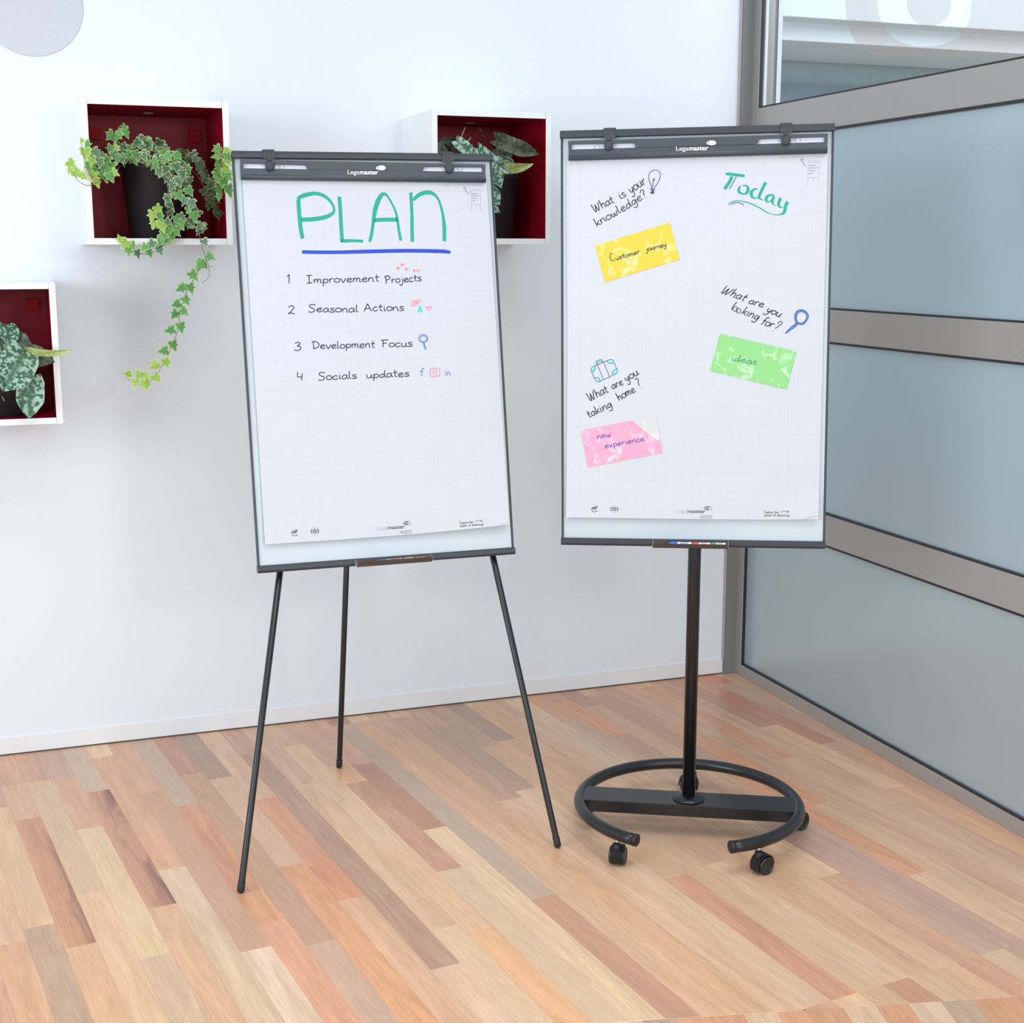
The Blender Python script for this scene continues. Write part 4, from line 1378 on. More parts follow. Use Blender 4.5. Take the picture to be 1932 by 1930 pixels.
    # pegs: bracket over the rail and round knob
    for (kx, ky, kr), (bx0, bx1, by0, by1) in zip(knobs, brackets):
        u0, vt_ = B.uv(bx0, by0, 0.018); u1, vb_ = B.uv(bx1, by1, 0.018)
        mm_ = MB()
        mm_.box((u0, 0.0155, vb_), (u1, 0.0185, H - 0.004), fr=fr)
        mm_.box((u0, -0.020, H + 0.001), (u1, 0.0145, H + 0.0035), fr=fr)
        mm_.hexa([fr((u0, 0.0155, H - 0.006)), fr((u1, 0.0155, H - 0.006)), fr((u1, 0.009, H)), fr((u0, 0.009, H)),
                  fr((u0, 0.0188, H - 0.005)), fr((u1, 0.0188, H - 0.005)), fr((u1, 0.013, H + 0.0035)), fr((u0, 0.013, H + 0.0035))])
        pg = obj('peg_bracket', mm_, M['knob'], root)
        u, v = B.uv(kx, ky, 0.028)
        mm_ = MB(); rk = kr
        mm_.lathe([(rk * 0.5, -0.016), (rk * 0.5, 0), (rk, 0.001), (rk, 0.007), (rk * 0.86, 0.009), (rk * 0.3, 0.0095)], fr((u, 0.020, v)), B.N, 24)
        mm_.box((u - 0.006, 0.0155, v), (u + 0.006, 0.020, vb_ + 0.003), fr=fr)
        obj('knob', mm_, M['knob'], pg)


def emblem_strokes(fp, mb, ex, ey, k):
    """eye outline with fingers to the right; centre at ex, ey; about 20 px wide"""
    body = [(-9.5, .3), (-8.5, -1.5), (-6, -3.2), (-3, -4.3), (0, -4.7), (5, -4.6), (6.2, -3.6), (8, -2.9), (8, -1.6), (9.8, -.5), (8.6, .6), (8.4, 1.8), (7.2, 2.4), (6.6, 3.6), (3, 3.9), (-1, 4.1), (-5, 3.4), (-8, 2.1)]
    mb.poly([fp(ex + x * k, ey + y * k) for x, y in body])


def pad_sheets(B, name, label, cat, quad, label_prints):
    """the paper pad, hung from the clamp bar; quad = tl, tr, br, bl in photo px (paper outline), br/bl may be polylines"""
    tlc = B.uv(*quad[0], 0.01)
    rt = thing(name, label, cat, B.fr((0, 0.003, B.uv(*quad[3], 0.01)[1])))
    nx, ny = 26, 36
    tl, tr_, br_, bl = quad
    q = MB(); uvs = []
    for j in range(ny + 1):
        t = j / ny
        for i in range(nx + 1):
            s = i / nx
            a = Vector(tl).lerp(Vector(tr_), s); b = Vector(bl).lerp(Vector(br_), s)
            b.y += label_prints(s)
            p = a.lerp(b, t)
            P = B.ink(p.x, p.y, 0.0)
            q.v.append(P)
            d = P - B.O; uvs.append((d.dot(B.X), d.dot(B.Z)))
    for j in range(ny):
        for i in range(nx):
            k_ = j * (nx + 1) + i
            q.f.append((k_, k_ + nx + 1, k_ + nx + 2, k_ + 1)); q.m.append(0); q.sm.append(True)
    sh = obj('top_sheet', q, M['paper'], rt)
    ul = sh.data.uv_layers.new(name='UVMap')
    for lp in sh.data.loops: ul.data[lp.index].uv = uvs[lp.vertex_index]
    # the sheets behind
    q = MB()
    us = [B.uv(*p, 0.005) for p in quad]
    v0 = max(us[2][1], us[3][1]) + 0.012
    q.box((us[3][0] + 0.004, 0.0012, v0), (us[1][0] - 0.004, 0.0060, us[0][1] + 0.02), fr=B.fr)
    bp_ = obj('lower_sheets', q, M['paper'], rt)
    ul = bp_.data.uv_layers.new(name='UVMap')
    return rt, sh


# homography from the right pad's photo pixels to the left pad's (same printed sheet)
def homography(src, dst):
    n = 8
    A = []
    for (x, y), (u, v) in zip(src, dst):
        A.append([x, y, 1, 0, 0, 0, -u * x, -u * y, u]); A.append([0, 0, 0, x, y, 1, -v * x, -v * y, v])
    for i in range(n):
        p = max(range(i, n), key=lambda r: abs(A[r][i])); A[i], A[p] = A[p], A[i]
        for r in range(n):
            if r != i:
                f = A[r][i] / A[i][i]
                for c in range(i, n + 1): A[r][c] -= f * A[i][c]
    h = [A[i][n] / A[i][i] for i in range(n)] + [1.0]
    return lambda x, y: ((h[0] * x + h[1] * y + h[2]) / (h[6] * x + h[7] * y + h[8]), (h[3] * x + h[4] * y + h[5]) / (h[6] * x + h[7] * y + h[8]))


HM = homography([(1470, 297), (1553, 295), (1083, 961), (1541, 973)], [(838, 349), (911, 350), (516, 1009), (958, 986)])


def sheet_prints(B, sh, mapf, k=1.0):
    """the printed marks of the pad, given in the right pad's pixels"""
    pt = lambda x, y: B.ink(*mapf(x, y))

    def st(name, lst, wd, mt, sub=4, label=None):
        mb = MB()
        for pts in lst:
            pts = smooth_path(pts, sub) if len(pts) > 2 and sub else pts
            ribbon_px(B, [mapf(*p[:2]) for p in pts], wd * k, mb)
        return obj(name, mb, mt, sh, label)
    mb = MB(); print_px(pt, mb, 'Ref. 7-157615 / 7-157625', (1470, 299), (1553.5, 296), 4.6); obj('printed_text', mb, M['inklight'], sh, 'small printed reference number')
    # arrow and mini easel
    st('printed_mark', [[(1521, 313.7), (1517, 310), (1514.5, 306.5), (1513, 302.5)]], 0.9, M['inkprint'])
    st('printed_mark', [[(1510, 303.6), (1511, 301.2), (1512.7, 300)], [(1512.7, 300), (1515, 300.8), (1516, 302.5)]], 0.9, M['inkprint'])
    st('printed_mark', [[(1525, 303.6), (1546.5, 303)], [(1525, 303.6), (1524, 335)], [(1546.5, 303), (1544.6, 334.8)], [(1524, 335), (1544.6, 334.8)],
                        [(1525, 306.6), (1546, 306)], [(1526, 335.5), (1521.3, 350.5)], [(1543, 335.5), (1546, 350)], [(1534.5, 335.5), (1534.2, 342.3)]], 0.75, M['inklight'], 0, 'printed line drawing of an easel')
    mb = MB()
    for txt, x0, x1, y, h in (('Need more', 1526.5, 1540, 313.2, 2.1), ('SKETCH KID', 1526.5, 1543.4, 318, 2.1), ('flipchart', 1526.5, 1538, 323.2, 2.1), ('paper ?', 1526.3, 1536, 328.4, 2.1)):
        print_px(pt, mb, txt, (x0, y), (x1, y - 0.4), h)
    obj('printed_text', mb, M['inkprint'], sh)
    # bottom: four round or square badges
    st('printed_badge', [[(1081, 960), (1080.6, 957), (1083, 953.6), (1086, 955), (1087, 957.8), (1085.5, 960)], [(1083.8, 958.6), (1083.8, 961)], [(1079.5, 964), (1088, 964.2)], [(1079.5, 966.6), (1088, 966.8)], [(1080, 969.2), (1088, 969.4)]], 0.6, M['inkfaint'], 3)
    ls = []
    for i in range(5):
        x = 1114.8 + i * 2.2
        ls.append([(x + 0.4, 961.8 - i * 0.1 - max(0, i - 3) * 0.4), (x + 3.8 + (2 - abs(i - 2)) * 0.2, 956.2 - i * 0.45)])
    ls.append([(1116.5, 963.8), (1119, 965.3), (1121.5, 965.9), (1124, 965.2), (1127, 963.8)])
    st('printed_badge', ls, 1.25, M['inkprint'], 2)
    rings = []
    for r in (3.6, 2.0): rings.append([(1158.8 + r * math.cos(a), 960.3 + r * 0.95 * math.sin(a)) for a in [2 * math.pi * i / 18 for i in range(19)]])
    for s in (0, math.pi): rings.append([(1158.8 + 6.8 * math.cos(a + s), 960.3 + 6.3 * math.sin(a + s)) for a in [-0.6 + 1.2 * i / 6 for i in range(7)]])
    st('printed_badge', [rings[0], rings[1]], 1.0, M['inkprint'], 0); st('printed_badge', rings[2:], 1.9, M['inkprint'], 0)
    st('printed_badge', [[(1158.8 + 7.4 * math.cos(a), 960.3 + 7.0 * math.sin(a)) for a in [2 * math.pi * i / 20 for i in range(21)]]], 0.7, M['inklight'], 0)
    st('printed_badge', [[(1185.5, 953.5), (1202.5, 953.6)], [(1202.5, 953.6), (1202.5, 968.3)], [(1202.5, 968.3), (1185.5, 968.2)], [(1185.5, 968.2), (1185.5, 953.5)], [(1191, 959.5), (1194, 961), (1196.6, 959.3)], [(1188.5, 964), (1199.5, 964.2)], [(1188.5, 966), (1199, 966.2)], [(1187, 970), (1200, 970.2)]], 0.6, M['inkfaint'], 2)
    mb = MB(); print_px(pt, mb, 'Lega', (1275.5, 967.3), (1295.8, 967.5), 6.6); obj('printed_text', mb, M['inklight'], sh, 'pale half of the printed brand name')
    mb = MB(); print_px(pt, mb, 'master', (1297, 967.5), (1331, 967.9), 6.6, 0.02); obj('printed_text', mb, M['inkprint'], sh, 'bold half of the printed brand name')
    eye = [[(1328, 959), (1331, 956.7), (1334.5, 955.8), (1340, 955.6)], [(1328, 959), (1331, 961), (1335, 961.8), (1338.6, 961.4)]]
    st('printed_emblem', eye, 1.1, M['inkprint'])
    st('printed_emblem', [[(1334.4 + 2.1 * math.cos(a), 958.7 + 2.1 * math.sin(a)) for a in [2 * math.pi * i / 12 for i in range(13)]]], 1.2, M['inkprint'], 0)
    st('printed_emblem', [[(1339, 957), (1341, 955.6)], [(1339.5, 958), (1344, 957.2)], [(1339.5, 959.4), (1345, 959.2)], [(1339.5, 960.8), (1344, 961)], [(1338.5, 961.8), (1341.8, 962.4)]], 1.1, M['inklight'], 0)
    st('printed_mark', [[(1320, 975.4), (1323.4, 974.6)], [(1323.6, 976.5), (1324, 973.6), (1325, 973.2), (1343.5, 973.4), (1343.8, 976.6)], [(1324, 976.8), (1343, 977)]], 0.8, M['inkprint'], 0)
    st('printed_mark', [[(1276.5, 974.3), (1320, 975.2)]], 0.6, M['inkfaint'], 0)
    mb = MB(); hwp(B, mb, 'Explore the', (1442, 968), (1469, 968.5), 2.3, 0.7, mapf); hwp(B, mb, 'power of sketching!', (1442, 973.6), (1490, 974.2), 2.3, 0.7, mapf)
    obj('printed_text', mb, M['inkprint'], sh, 'printed handwriting-style slogan')
    st('printed_mark', [[(1472, 966.6), (1477, 965), (1482, 964.9), (1487.5, 965.5)], [(1485.6, 962.8), (1487.8, 965.4), (1484.6, 967.2)]], 0.9, M['inkprint'])
    st('printed_mark', [[(1518, 978.4), (1524, 976.3), (1541, 972.6)], [(1519, 978.6), (1541.8, 974.8)], [(1541, 972.4), (1541.8, 974.8)]], 0.7, M['inklight'], 0, 'printed outline of a pen')


def hwp(B, mb, text, p0, p1, xh, wd, mapf):
    tot = sum(GL[c][0] for c in text)
    P0, P1 = Vector(p0), Vector(p1); d = P1 - P0; L = d.length; d.normalize(); up = Vector((d.y, -d.x)); sx = L / tot; x = 0
    for c in text:
        adv, st = GL[c]
        for s_ in st:
            pts = []
            for gx, gy in s_:
                q = P0 + d * ((x + gx) * sx) + up * (gy * xh); pts.append(mapf(q.x, q.y))
            ribbon_px(B, smooth_path(pts, 3) if len(pts) > 2 else pts, wd, mb)
        x += adv


# --- left flipchart: tripod
lf = thing('flipchart_easel', 'tripod flipchart easel with three thin black legs, left of the wheeled one', 'flipchart', (0.928, 3.66, 0))
flip_board(LB, lf, None,
           [(453.8, 301), (916, 310), (917, 344), (455, 338.3)],
           [[(459, 307.5), (577, 311), (582, 320), (459.8, 317.3)], [(801, 314), (910.7, 315), (911, 324.3), (797.7, 323)]],
           [(510, 312.6, 0.0125), (848.8, 317, 0.0125)], [(532, 315), (868, 319)],
           [(496, 519, 285, 300), (834, 857, 290, 305.5)], ((656, 328.4), (713.6, 329), (718.5, 317)), None, None)


def leg_line(p0, p1, r, parent, foot_r, name='leg'):
    q = MB(); p0, p1 = Vector(p0), Vector(p1)
    q.tube([p0.lerp(p1, t) for t in (0.0, 0.012, 1)], [r, r, r], 14)
    o = obj(name, q, M['black'], parent)
    d = (p1 - p0).normalized()
    q = MB()
    q.lathe([(foot_r * 0.5, 0.0), (foot_r * 0.85, 0.002), (foot_r, 0.006), (foot_r, 0.03), (r * 0.9, 0.0305)], p0 - d * 0.004, d, 16)
    obj('rubber_foot', q, M['rubber'], o)


f1, f2, f3 = onZ(454, 1681, 0.006), onZ(1052.5, 1596, 0.006), onZ(640, 1446, 0.006)
# a front leg lies just behind the board, in its plane; find where it crosses the bottom edge
def behind(px, py, n): return on_plane(px, py, LB.O + LB.N * n, LB.N)
a1 = behind(528, 1080, -0.030); a2 = behind(930, 1050, -0.030)
def extend(f, a, top):
    d = a - f; return f + d * ((top - f.z) / d.z)
leg_line(f1, extend(f1, a1, 1.78), 0.0088, lf, 0.0098)
leg_line(f2, extend(f2, a2, 1.78), 0.0088, lf, 0.0098)
topc = LB.fr((-0.01, -0.05, LB.h - 0.10))
leg_line(f3, topc, 0.0088, lf, 0.0098)
m = MB(); m.box((-0.14, -0.06, LB.h - 0.13), (0.12, -0.022, LB.h - 0.07), fr=LB.fr); obj('hinge_block', m, M['black'], lf)
m = MB(); m.box((-0.22, -0.022, LB.h - 0.12), (0.22, -0.014, LB.h - 0.09), fr=LB.fr); m.box((-0.30, -0.024, 0.03), (0.30, -0.014, 0.05), fr=LB.fr); obj('rear_brace', m, M['black'], lf)


def tray(B, root, x0, x1, ya, yb):
    """open trough of smoky acrylic hooked on the bottom rail; x0, x1 photo px"""
    u0, _ = B.uv(x0, (ya + yb) / 2, 0.03); u1, _ = B.uv(x1, (ya + yb) / 2, 0.03)
    q = MB()
    prof_o = [(0.0150, 0.0165), (0.0150, 0.002), (0.020, -0.0035), (0.036, 0.0005), (0.046, 0.012)]
    prof_i = [(0.0165, 0.0165), (0.0165, 0.003), (0.0205, -0.0015), (0.0345, 0.002), (0.0445, 0.0125)]
    ou = prof_o + list(reversed(prof_i)); n = len(ou)
    for u in (u0, u1):
        for nn, vv in ou: q.v.append(B.fr((u, nn, vv)))
    for i in range(n): q.f.append((i, (i + 1) % n, n + (i + 1) % n, n + i)); q.m.append(0); q.sm.append(False)
    o = obj('pen_tray', q, M['tray'], root, label='smoky acrylic pen tray')
    for u in (u0, u1):
        q = MB()
        for i in range(len(prof_o) - 1):
            pts = [prof_o[i], prof_o[i + 1], prof_i[i + 1], prof_i[i]]
            q.prism([(0, 0)] * 4, 0, 0, lambda p: Vector((0, 0, 0)))
            q.v = q.v[:-8]; q.f = q.f[:-6]; q.m = q.m[:-6]; q.sm = q.sm[:-6]
            c8 = [B.fr((u - 0.0008, a, b)) for a, b in pts] + [B.fr((u + 0.0008, a, b)) for a, b in pts]
            q.hexa(c8)
        obj('tray_edge', q, M['trayedge'], o)
    return u0, u1


def marker(B, u0, nn, v, L, capm, bodym, label, group, cap_left=True, r=0.0056, stripes=None):
    rt = thing('marker_pen', label, 'marker', B.fr((u0, nn, v - r)), group)
    s = 1 if cap_left else -1
    ub = u0 if cap_left else u0 + L
    q = MB(); q.lathe([(r * 0.94, 0), (r * 0.94, L * 0.62), (r * 0.8, L * 0.64)], B.fr((ub + s * L * 0.36, nn, v)), B.X * s, 14)
    body = obj('barrel', q, bodym, rt)
    q = MB(); q.lathe([(r * 0.85, 0), (r, 0.003), (r * 1.04, L * 0.36), (r * 1.04, L * 0.365)], B.fr((ub, nn, v)), B.X * s, 14)
    obj('cap', q, capm, rt)
    q = MB()
    for k_ in (stripes or [0.5, 0.56, 0.62, 0.68, 0.74, 0.80]):
        q.lathe([(r * 0.96, 0), (r * 0.96, L * 0.028)], B.fr((ub + s * L * k_, nn, v)), B.X * s, 14)
    obj('printed_band', q, capm, rt)


u0, u1 = tray(LB, lf, 672, 815, 1045, 1060)
GMK = None
marker(LB, u0 + 0.055, 0.0305, 0.0075, 0.072, M['marker_blue'], M['marker_body'], 'blue-capped marker lying in the left easel tray, on the left', GMK)
marker(LB, u0 + 0.130, 0.0305, 0.0075, 0.066, M['marker_body'], M['marker_red'], 'pale marker lying in the left easel tray, on the right', GMK)

# pad on the left board
lp, lsheet = pad_sheets(LB, 'flipchart_pad', 'squared paper pad headed PLAN, on the tripod easel', 'paper pad',
                        [(456.5, 330), (917.5, 336), (961, 990), (500, 1027.5)], lambda s: 4.0 * math.sin(math.pi * s) * (0.5 + 0.5 * s))
sheet_prints(LB, lsheet, HM, 1.0)
# PLAN
G = M['green']
big = [
    [(563, 376, 7.5), (564, 395, 7.5), (566, 420, 7.5), (568, 435, 7.5), (571, 450, 7.3)],
    [(561, 375, 5), (570, 370, 8), (582, 366.5, 8), (595, 365, 7), (608, 368, 6.5), (620, 376, 5.5), (628.5, 388, 4.5), (630.5, 397, 4.5), (628, 402, 6), (620, 407, 7.5), (608, 411, 8), (590, 413.5, 8), (568, 414.5, 8)],
    [(640, 371, 7), (642, 395, 7), (643.5, 425, 7), (645.5, 456, 7)],
    [(643, 454, 6.5), (652, 454.5, 6.5), (665, 454, 5.5), (685, 455, 5.5)],
    [(697, 456, 5), (700, 447, 6), (703.5, 425, 6), (707, 400, 8), (712, 382, 9), (719, 369, 8), (725, 366, 6.5), (731, 370, 4), (738, 381, 3.5), (746, 398, 4), (750, 415, 5), (752, 430, 5), (756, 454, 5.5)],
    [(705, 415.5, 7), (725, 414.3, 7.5), (750, 414.5, 7.5)],
    [(775, 363, 6), (776, 380, 6), (777, 400, 6), (777.5, 430, 6.5), (778, 456, 6.5)],
    [(780, 378, 5), (786, 371, 7), (796, 365, 8), (808, 363, 8), (818, 366, 6), (827, 376, 4), (832, 390, 4.5), (836, 408, 5), (838, 425, 7), (838.5, 440, 7), (838.5, 455, 6.5)],
]
for grp, ch in (((0, 1), 'P'), ((2, 3), 'L'), ((4, 5), 'A'), ((6, 7), 'N')):
    strokes(LB, 'letter', [big[i] for i in grp], 7, G, lp, 'thick green letter ' + ch)
strokes(LB, 'underline', [[(570, 475.3, 6.5), (600, 475.8, 6.5), (640, 475.8, 6.5), (680, 474.8, 7), (720, 473.8, 7), (770, 473, 7), (820, 473.6, 7), (840, 474.5, 7), (850, 476.3, 5)]], 7, M['blue'], lp, 'thick blue underline', off=0.0005)
word(LB, lp, M['ink'], '1', (541, 534), (548, 534), 9, 1.85)
word(LB, lp, M['ink'], 'Improvement', (577, 534.5), (716, 530.5), 7.6, 1.85, seed=1)
word(LB, lp, M['ink'], 'Projects', (726, 535), (796, 530), 7.4, 1.85, seed=2)
word(LB, lp, M['ink'], '2', (543, 592), (556, 592), 8.5, 1.85)
word(LB, lp, M['ink'], 'Seasonal', (581, 589), (677, 588.5), 7.6, 1.85, seed=3)
word(LB, lp, M['ink'], 'Actions', (686, 587.5), (763, 585.5), 7.6, 1.85, seed=4)
word(LB, lp, M['ink'], '3', (555, 661), (568.5, 661), 8.2, 1.85)
word(LB, lp, M['ink'], 'Development', (588, 658), (708, 655.5), 7.4, 1.85, seed=5)
word(LB, lp, M['ink'], 'Focus', (719, 655), (779, 653.5), 7.4, 1.85, seed=6)
word(LB, lp, M['ink'], '4', (560, 717), (572, 717), 8.2, 1.85)
word(LB, lp, M['ink'], 'Socials', (600, 717.5), (674, 713.5), 7.6, 1.85, seed=7)
word(LB, lp, M['ink'], 'updates', (691, 714), (773, 710), 7.4, 1.85, seed=8)


def star(cx_, cy_, r, n=5, a0=-90):
    return [[(cx_, cy_), (cx_ + r * math.cos(R_(a0 + 360 / n * i)), cy_ + r * math.sin(R_(a0 + 360 / n * i)))] for i in range(n)]


reds = star(751, 506, 4.2) + star(759, 499.3, 4) + star(766.5, 507.5, 4.2) + [[(778, 510.5), (785, 510.5)], [(781.5, 507), (781.5, 513.5)], [(785.5, 510.3), (792, 510.3)], [(788.6, 507), (788.6, 513)]]
reds += [[(775, 571), (778, 567.5), (784, 566.5), (791, 567), (792.5, 565), (790, 571), (785, 575.5), (779, 577), (775.5, 575), (775, 571)],
         [(779, 572), (782, 569.5), (785, 571), (783, 573.5), (780, 573)], [(785, 569), (788, 570), (786, 572.5)],
         [(808.5, 585.5), (805, 582), (803.8, 579.6), (806, 578), (808.6, 580), (811.5, 578), (814, 580), (812, 583.2), (808.5, 585.5)],
         [(812, 695.5), (820, 694.6), (828, 695), (829.5, 700), (829, 708.5), (822, 709.7), (813, 710), (811.6, 704), (812, 695.5)],
         [(820.5 + 3.6 * math.cos(t), 702 + 3.6 * math.sin(t)) for t in [2 * math.pi * i / 10 for i in range(11)]], [(825, 697.8), (825.8, 698.2)]]
for a_, b_, nm in ((0, 5, 'red star doodle'), (5, 10, 'red star doodle'), (10, 15, 'red star doodle'), (15, 19, 'two red plus signs'), (19, 22, 'pink leaf doodle'), (22, 23, 'red heart doodle'), (23, 26, 'red square camera symbol')):
    strokes(LB, 'drawing', reds[a_:b_], 1.2, M['inkred'], lp, nm)
mb = MB()
fill_px(LB, [(786.5, 588.5), (798.5, 588.5), (795, 584.5), (797, 584.5), (793.8, 579.8), (795.3, 579.8), (792.6, 575.5), (789.8, 579.8), (791.3, 579.8), (788.3, 584.5), (790, 584.5)], mb)
obj('drawing', mb, M['inkteal'], lp, 'small turquoise fir tree doodle')
bl_ = [[(798.5 + 8.6 * math.cos(t), 638.5 + 7.4 * math.sin(t)) for t in [2 * math.pi * i / 14 for i in range(15)]],
       [(798.8 + 6.4 * math.cos(t), 639 + 5.6 * math.sin(t)) for t in [2 * math.pi * i / 14 for i in range(15)]],
       [(798, 645.5), (799.5, 651), (803, 659.5)], [(799.8, 646), (801.6, 652), (804, 659.5)]]
bl_ += [[(800.5, 695.5), (797.5, 695), (796, 698), (795.6, 704), (795.3, 710)], [(792, 701), (799, 700.2)]]
strokes(LB, 'drawing', bl_[:4], 1.5, M['inkblue'], lp, 'pale blue magnifying glass doodle'); strokes(LB, 'drawing', bl_[4:], 1.5, M['inkblue'], lp, 'pale blue letter f')
mb = MB(); hw(LB, mb, 'in', (839.5, 708), (850.5, 708), 7, 1.3); obj('handwriting', mb, M['inkblue'], lp, 'pale blue letters')

# --- right flipchart: round rolling base
rf = thing('mobile_flipchart', 'wheeled flipchart stand on a round black C-shaped base', 'flipchart', (1.752, 3.339, 0))
flip_board(RB, rf, None,
           [(1072, 266), (1562, 251.8), (1561, 289), (1072.7, 303)],
           [[(1078, 272.3), (1197, 269.8), (1200, 279.8), (1078, 282)], [(1433, 262.3), (1556, 258), (1555.3, 268), (1428, 273)]],
           [(1148.3, 274.5, 0.0118), (1482.8, 264.8, 0.0122)], [(1126.3, 277), (1505.5, 264.8)],
           [(1138.6, 1161, 245, 260.5), (1472, 1494.6, 234.5, 250)], ((1275.8, 284.2), (1336.3, 283), (1342, 269.7)), None, None)
BC = Vector((1.7465, 3.341, 0))
ZR, RR, TR = 0.090, 0.3090, 0.0165
a0, a1_ = R_(-95.7), R_(-143.8 + 360)
pts = [BC + Vector((RR * math.cos(a0 + (a1_ - a0) * i / 72), RR * math.sin(a0 + (a1_ - a0) * i / 72), ZR)) for i in range(73)]
m = MB(); m.tube(pts, TR, 18); base = obj('base_ring', m, M['black'], rf, label='C-shaped black steel tube')
for i, j in ((0, 1), (-1, -2)):
    d = (pts[i] - pts[j]).normalized()
    m = MB(); m.lathe([(TR * 1.03, -0.006), (TR * 1.03, 0.0035), (TR * 0.9, 0.005), (TR * 0.2, 0.0055)], pts[i], d, 20); obj('end_cap', m, M['rubber'], base)
bdir = Vector((math.cos(R_(-28.3)), math.sin(R_(-28.3)), 0)); bper = Vector((-bdir.y, bdir.x, 0))
Lb = RR - 0.010
m = MB()
def bf(p): return BC + bdir * p[0] + bper * p[1] + Vector((0, 0, p[2]))
n = 6
outl = []
for s in (1, -1):
    for i in range(n + 1):
        yy = -0.052 + 0.104 * i / n
        yy *= s
        outl.append((s * (math.sqrt(Lb ** 2 - yy ** 2)), yy))
m.prism([(a, b) for a, b in outl], ZR - 0.022, ZR + 0.013, lambda p: bf((p[0], p[2], p[1])))
obj('cross_beam', m, M['black'], rf, bevel=0.002, label='flat black cross beam')
ZB = ZR + 0.013
m = MB(); m.lathe([(0.045, 0), (0.045, 0.003), (0.036, 0.008), (0.026, 0.011), (0.0185, 0.012)], (BC.x, BC.y, ZB), seg=36); obj('flange', m, M['black'], rf)
m = MB(); m.lathe([(0.018, 0), (0.018, 0.008), (0.006, 0.011)], (BC.x, BC.y, ZR - 0.026), Vector((0, 0, -1)), 20); obj('bolt_head', m, M['rubber'], rf)
ptop = RB.fr((0, -0.05, 0.78))
m = MB(); m.lathe([(0.0178, 0), (0.0178, 1.45)], (BC.x, BC.y, ZB + 0.010), seg=28)
obj('pole', m, M['black'], rf)
m = MB(); m.box((-0.05, -0.085, 0.42), (0.05, -0.014, 0.56), fr=RB.fr); obj('mounting_block', m, M['black'], rf)
m = MB(); m.box((-0.32, -0.022, 0.03), (0.32, -0.014, 0.05), fr=RB.fr); m.box((-0.32, -0.022, RB.h - 0.06), (0.32, -0.014, RB.h - 0.04), fr=RB.fr); obj('rear_brace', m, M['black'], rf)


def caster(ang, swivel, brake):
    c = BC + Vector((RR * math.cos(R_(ang)), RR * math.sin(R_(ang)), 0))
    rt_ = None
    sw = Vector((math.cos(R_(swivel)), math.sin(R_(swivel)), 0))      # rolling direction
    axl = Vector((-sw.y, sw.x, 0))
    o = c + sw * 0.014
    r = 0.0245
    m = MB()
    # hood: part drum around the wheels
    n = 16; ro = r + 0.006
    prof = []
    for i in range(n + 1):
        a = R_(-30 + 215 * i / n)
        prof.append((ro * math.cos(a), ro * math.sin(a)))
    inner = [(x * 0.86, z * 0.86) for x, z in reversed(prof)]
    out = prof + inner
    def f(w): return lambda p: o + sw * (-p[0]) + axl * (p[1]) + Vector((0, 0, r + 0.0005 + p[2]))
    nn = len(out); b = len(m.v)
    for w in (-0.0155, 0.0155):
        for x, z in out: m.v.append(o + sw * (-x) + axl * w + Vector((0, 0, r + 0.0005 + z)))
    for i in range(nn):
        m.f.append((b + i, b + (i + 1) % nn, b + nn + (i + 1) % nn, b + nn + i)); m.m.append(0); m.sm.append(i < n)
    for i in range(n):
        for q in (0, nn):
            m.f.append((b + q + i, b + q + i + 1, b + q + nn - 2 - i, b + q + nn - 1 - i)); m.m.append(0); m.sm.append(False)
    m.lathe([(0.010, 0), (0.010, 0.030)], (c.x, c.y, 0.034), seg=14)
    cs = obj('caster', m, M['rubber'], rf)
    m = MB(); m.lathe([(0.0055, 0), (0.0055, 0.020)], (c.x, c.y, 0.060), seg=14); obj('stem_pin', m, M['steel'], cs, 'bright steel pin')
    for s in (-1, 1):
        m = MB()
        m.lathe([(r * 0.5, 0.002), (r, 0.0022), (r, 0.019), (r * 0.93, 0.0215), (r * 0.84, 0.0215), (r * 0.82, 0.0205), (r * 0.1, 0.0205)], (o.x, o.y, r), axl * s, 28)
        obj('wheel', m, M['black'], cs)
    if brake:
        m = MB(); t = o - sw * (-0.026)
        m.box((-0.010, -0.006, 0), (0.010, 0.006, 0.004), fr=lambda p: o + sw * (0.027 + p[1]) + axl * p[0] + Vector((0, 0, 0.030 - (p[1] + 0.006) * 1.1 + p[2])))
        obj('brake_lever', m, M['rubber'], cs)


caster(-155, 54, False)
caster(-80, 15, True)
caster(60, 150, False)
caster(-16, 15, True)
caster(-225, 100, False)

u0, u1 = tray(RB, rf, 1231.5, 1374, 1015, 1030)
marker(RB, u0 + 0.044, 0.0330, 0.0105, 0.060, M['marker_blue'], M['marker_body'], 'blue-capped marker in the wheeled stand tray', None)
marker(RB, u0 + 0.105, 0.0330, 0.0100, 0.048, M['marker_red'], M['marker_body'], 'red and white marker in the wheeled stand tray', None)
marker(RB, u0 + 0.154, 0.0330, 0.0100, 0.040, M['marker_green'], M['marker_body'], 'green and white marker in the wheeled stand tray', None)

rp_, rsheet = pad_sheets(RB, 'flipchart_pad', 'squared paper pad headed Today, on the wheeled stand', 'paper pad',
                         [(1074.5, 292), (1562.3, 280), (1544, 979.5), (1068, 976.5)], lambda s: 3.0 * math.sin(math.pi * s) * s)
sheet_prints(RB, rsheet, lambda x, y: (x, y))
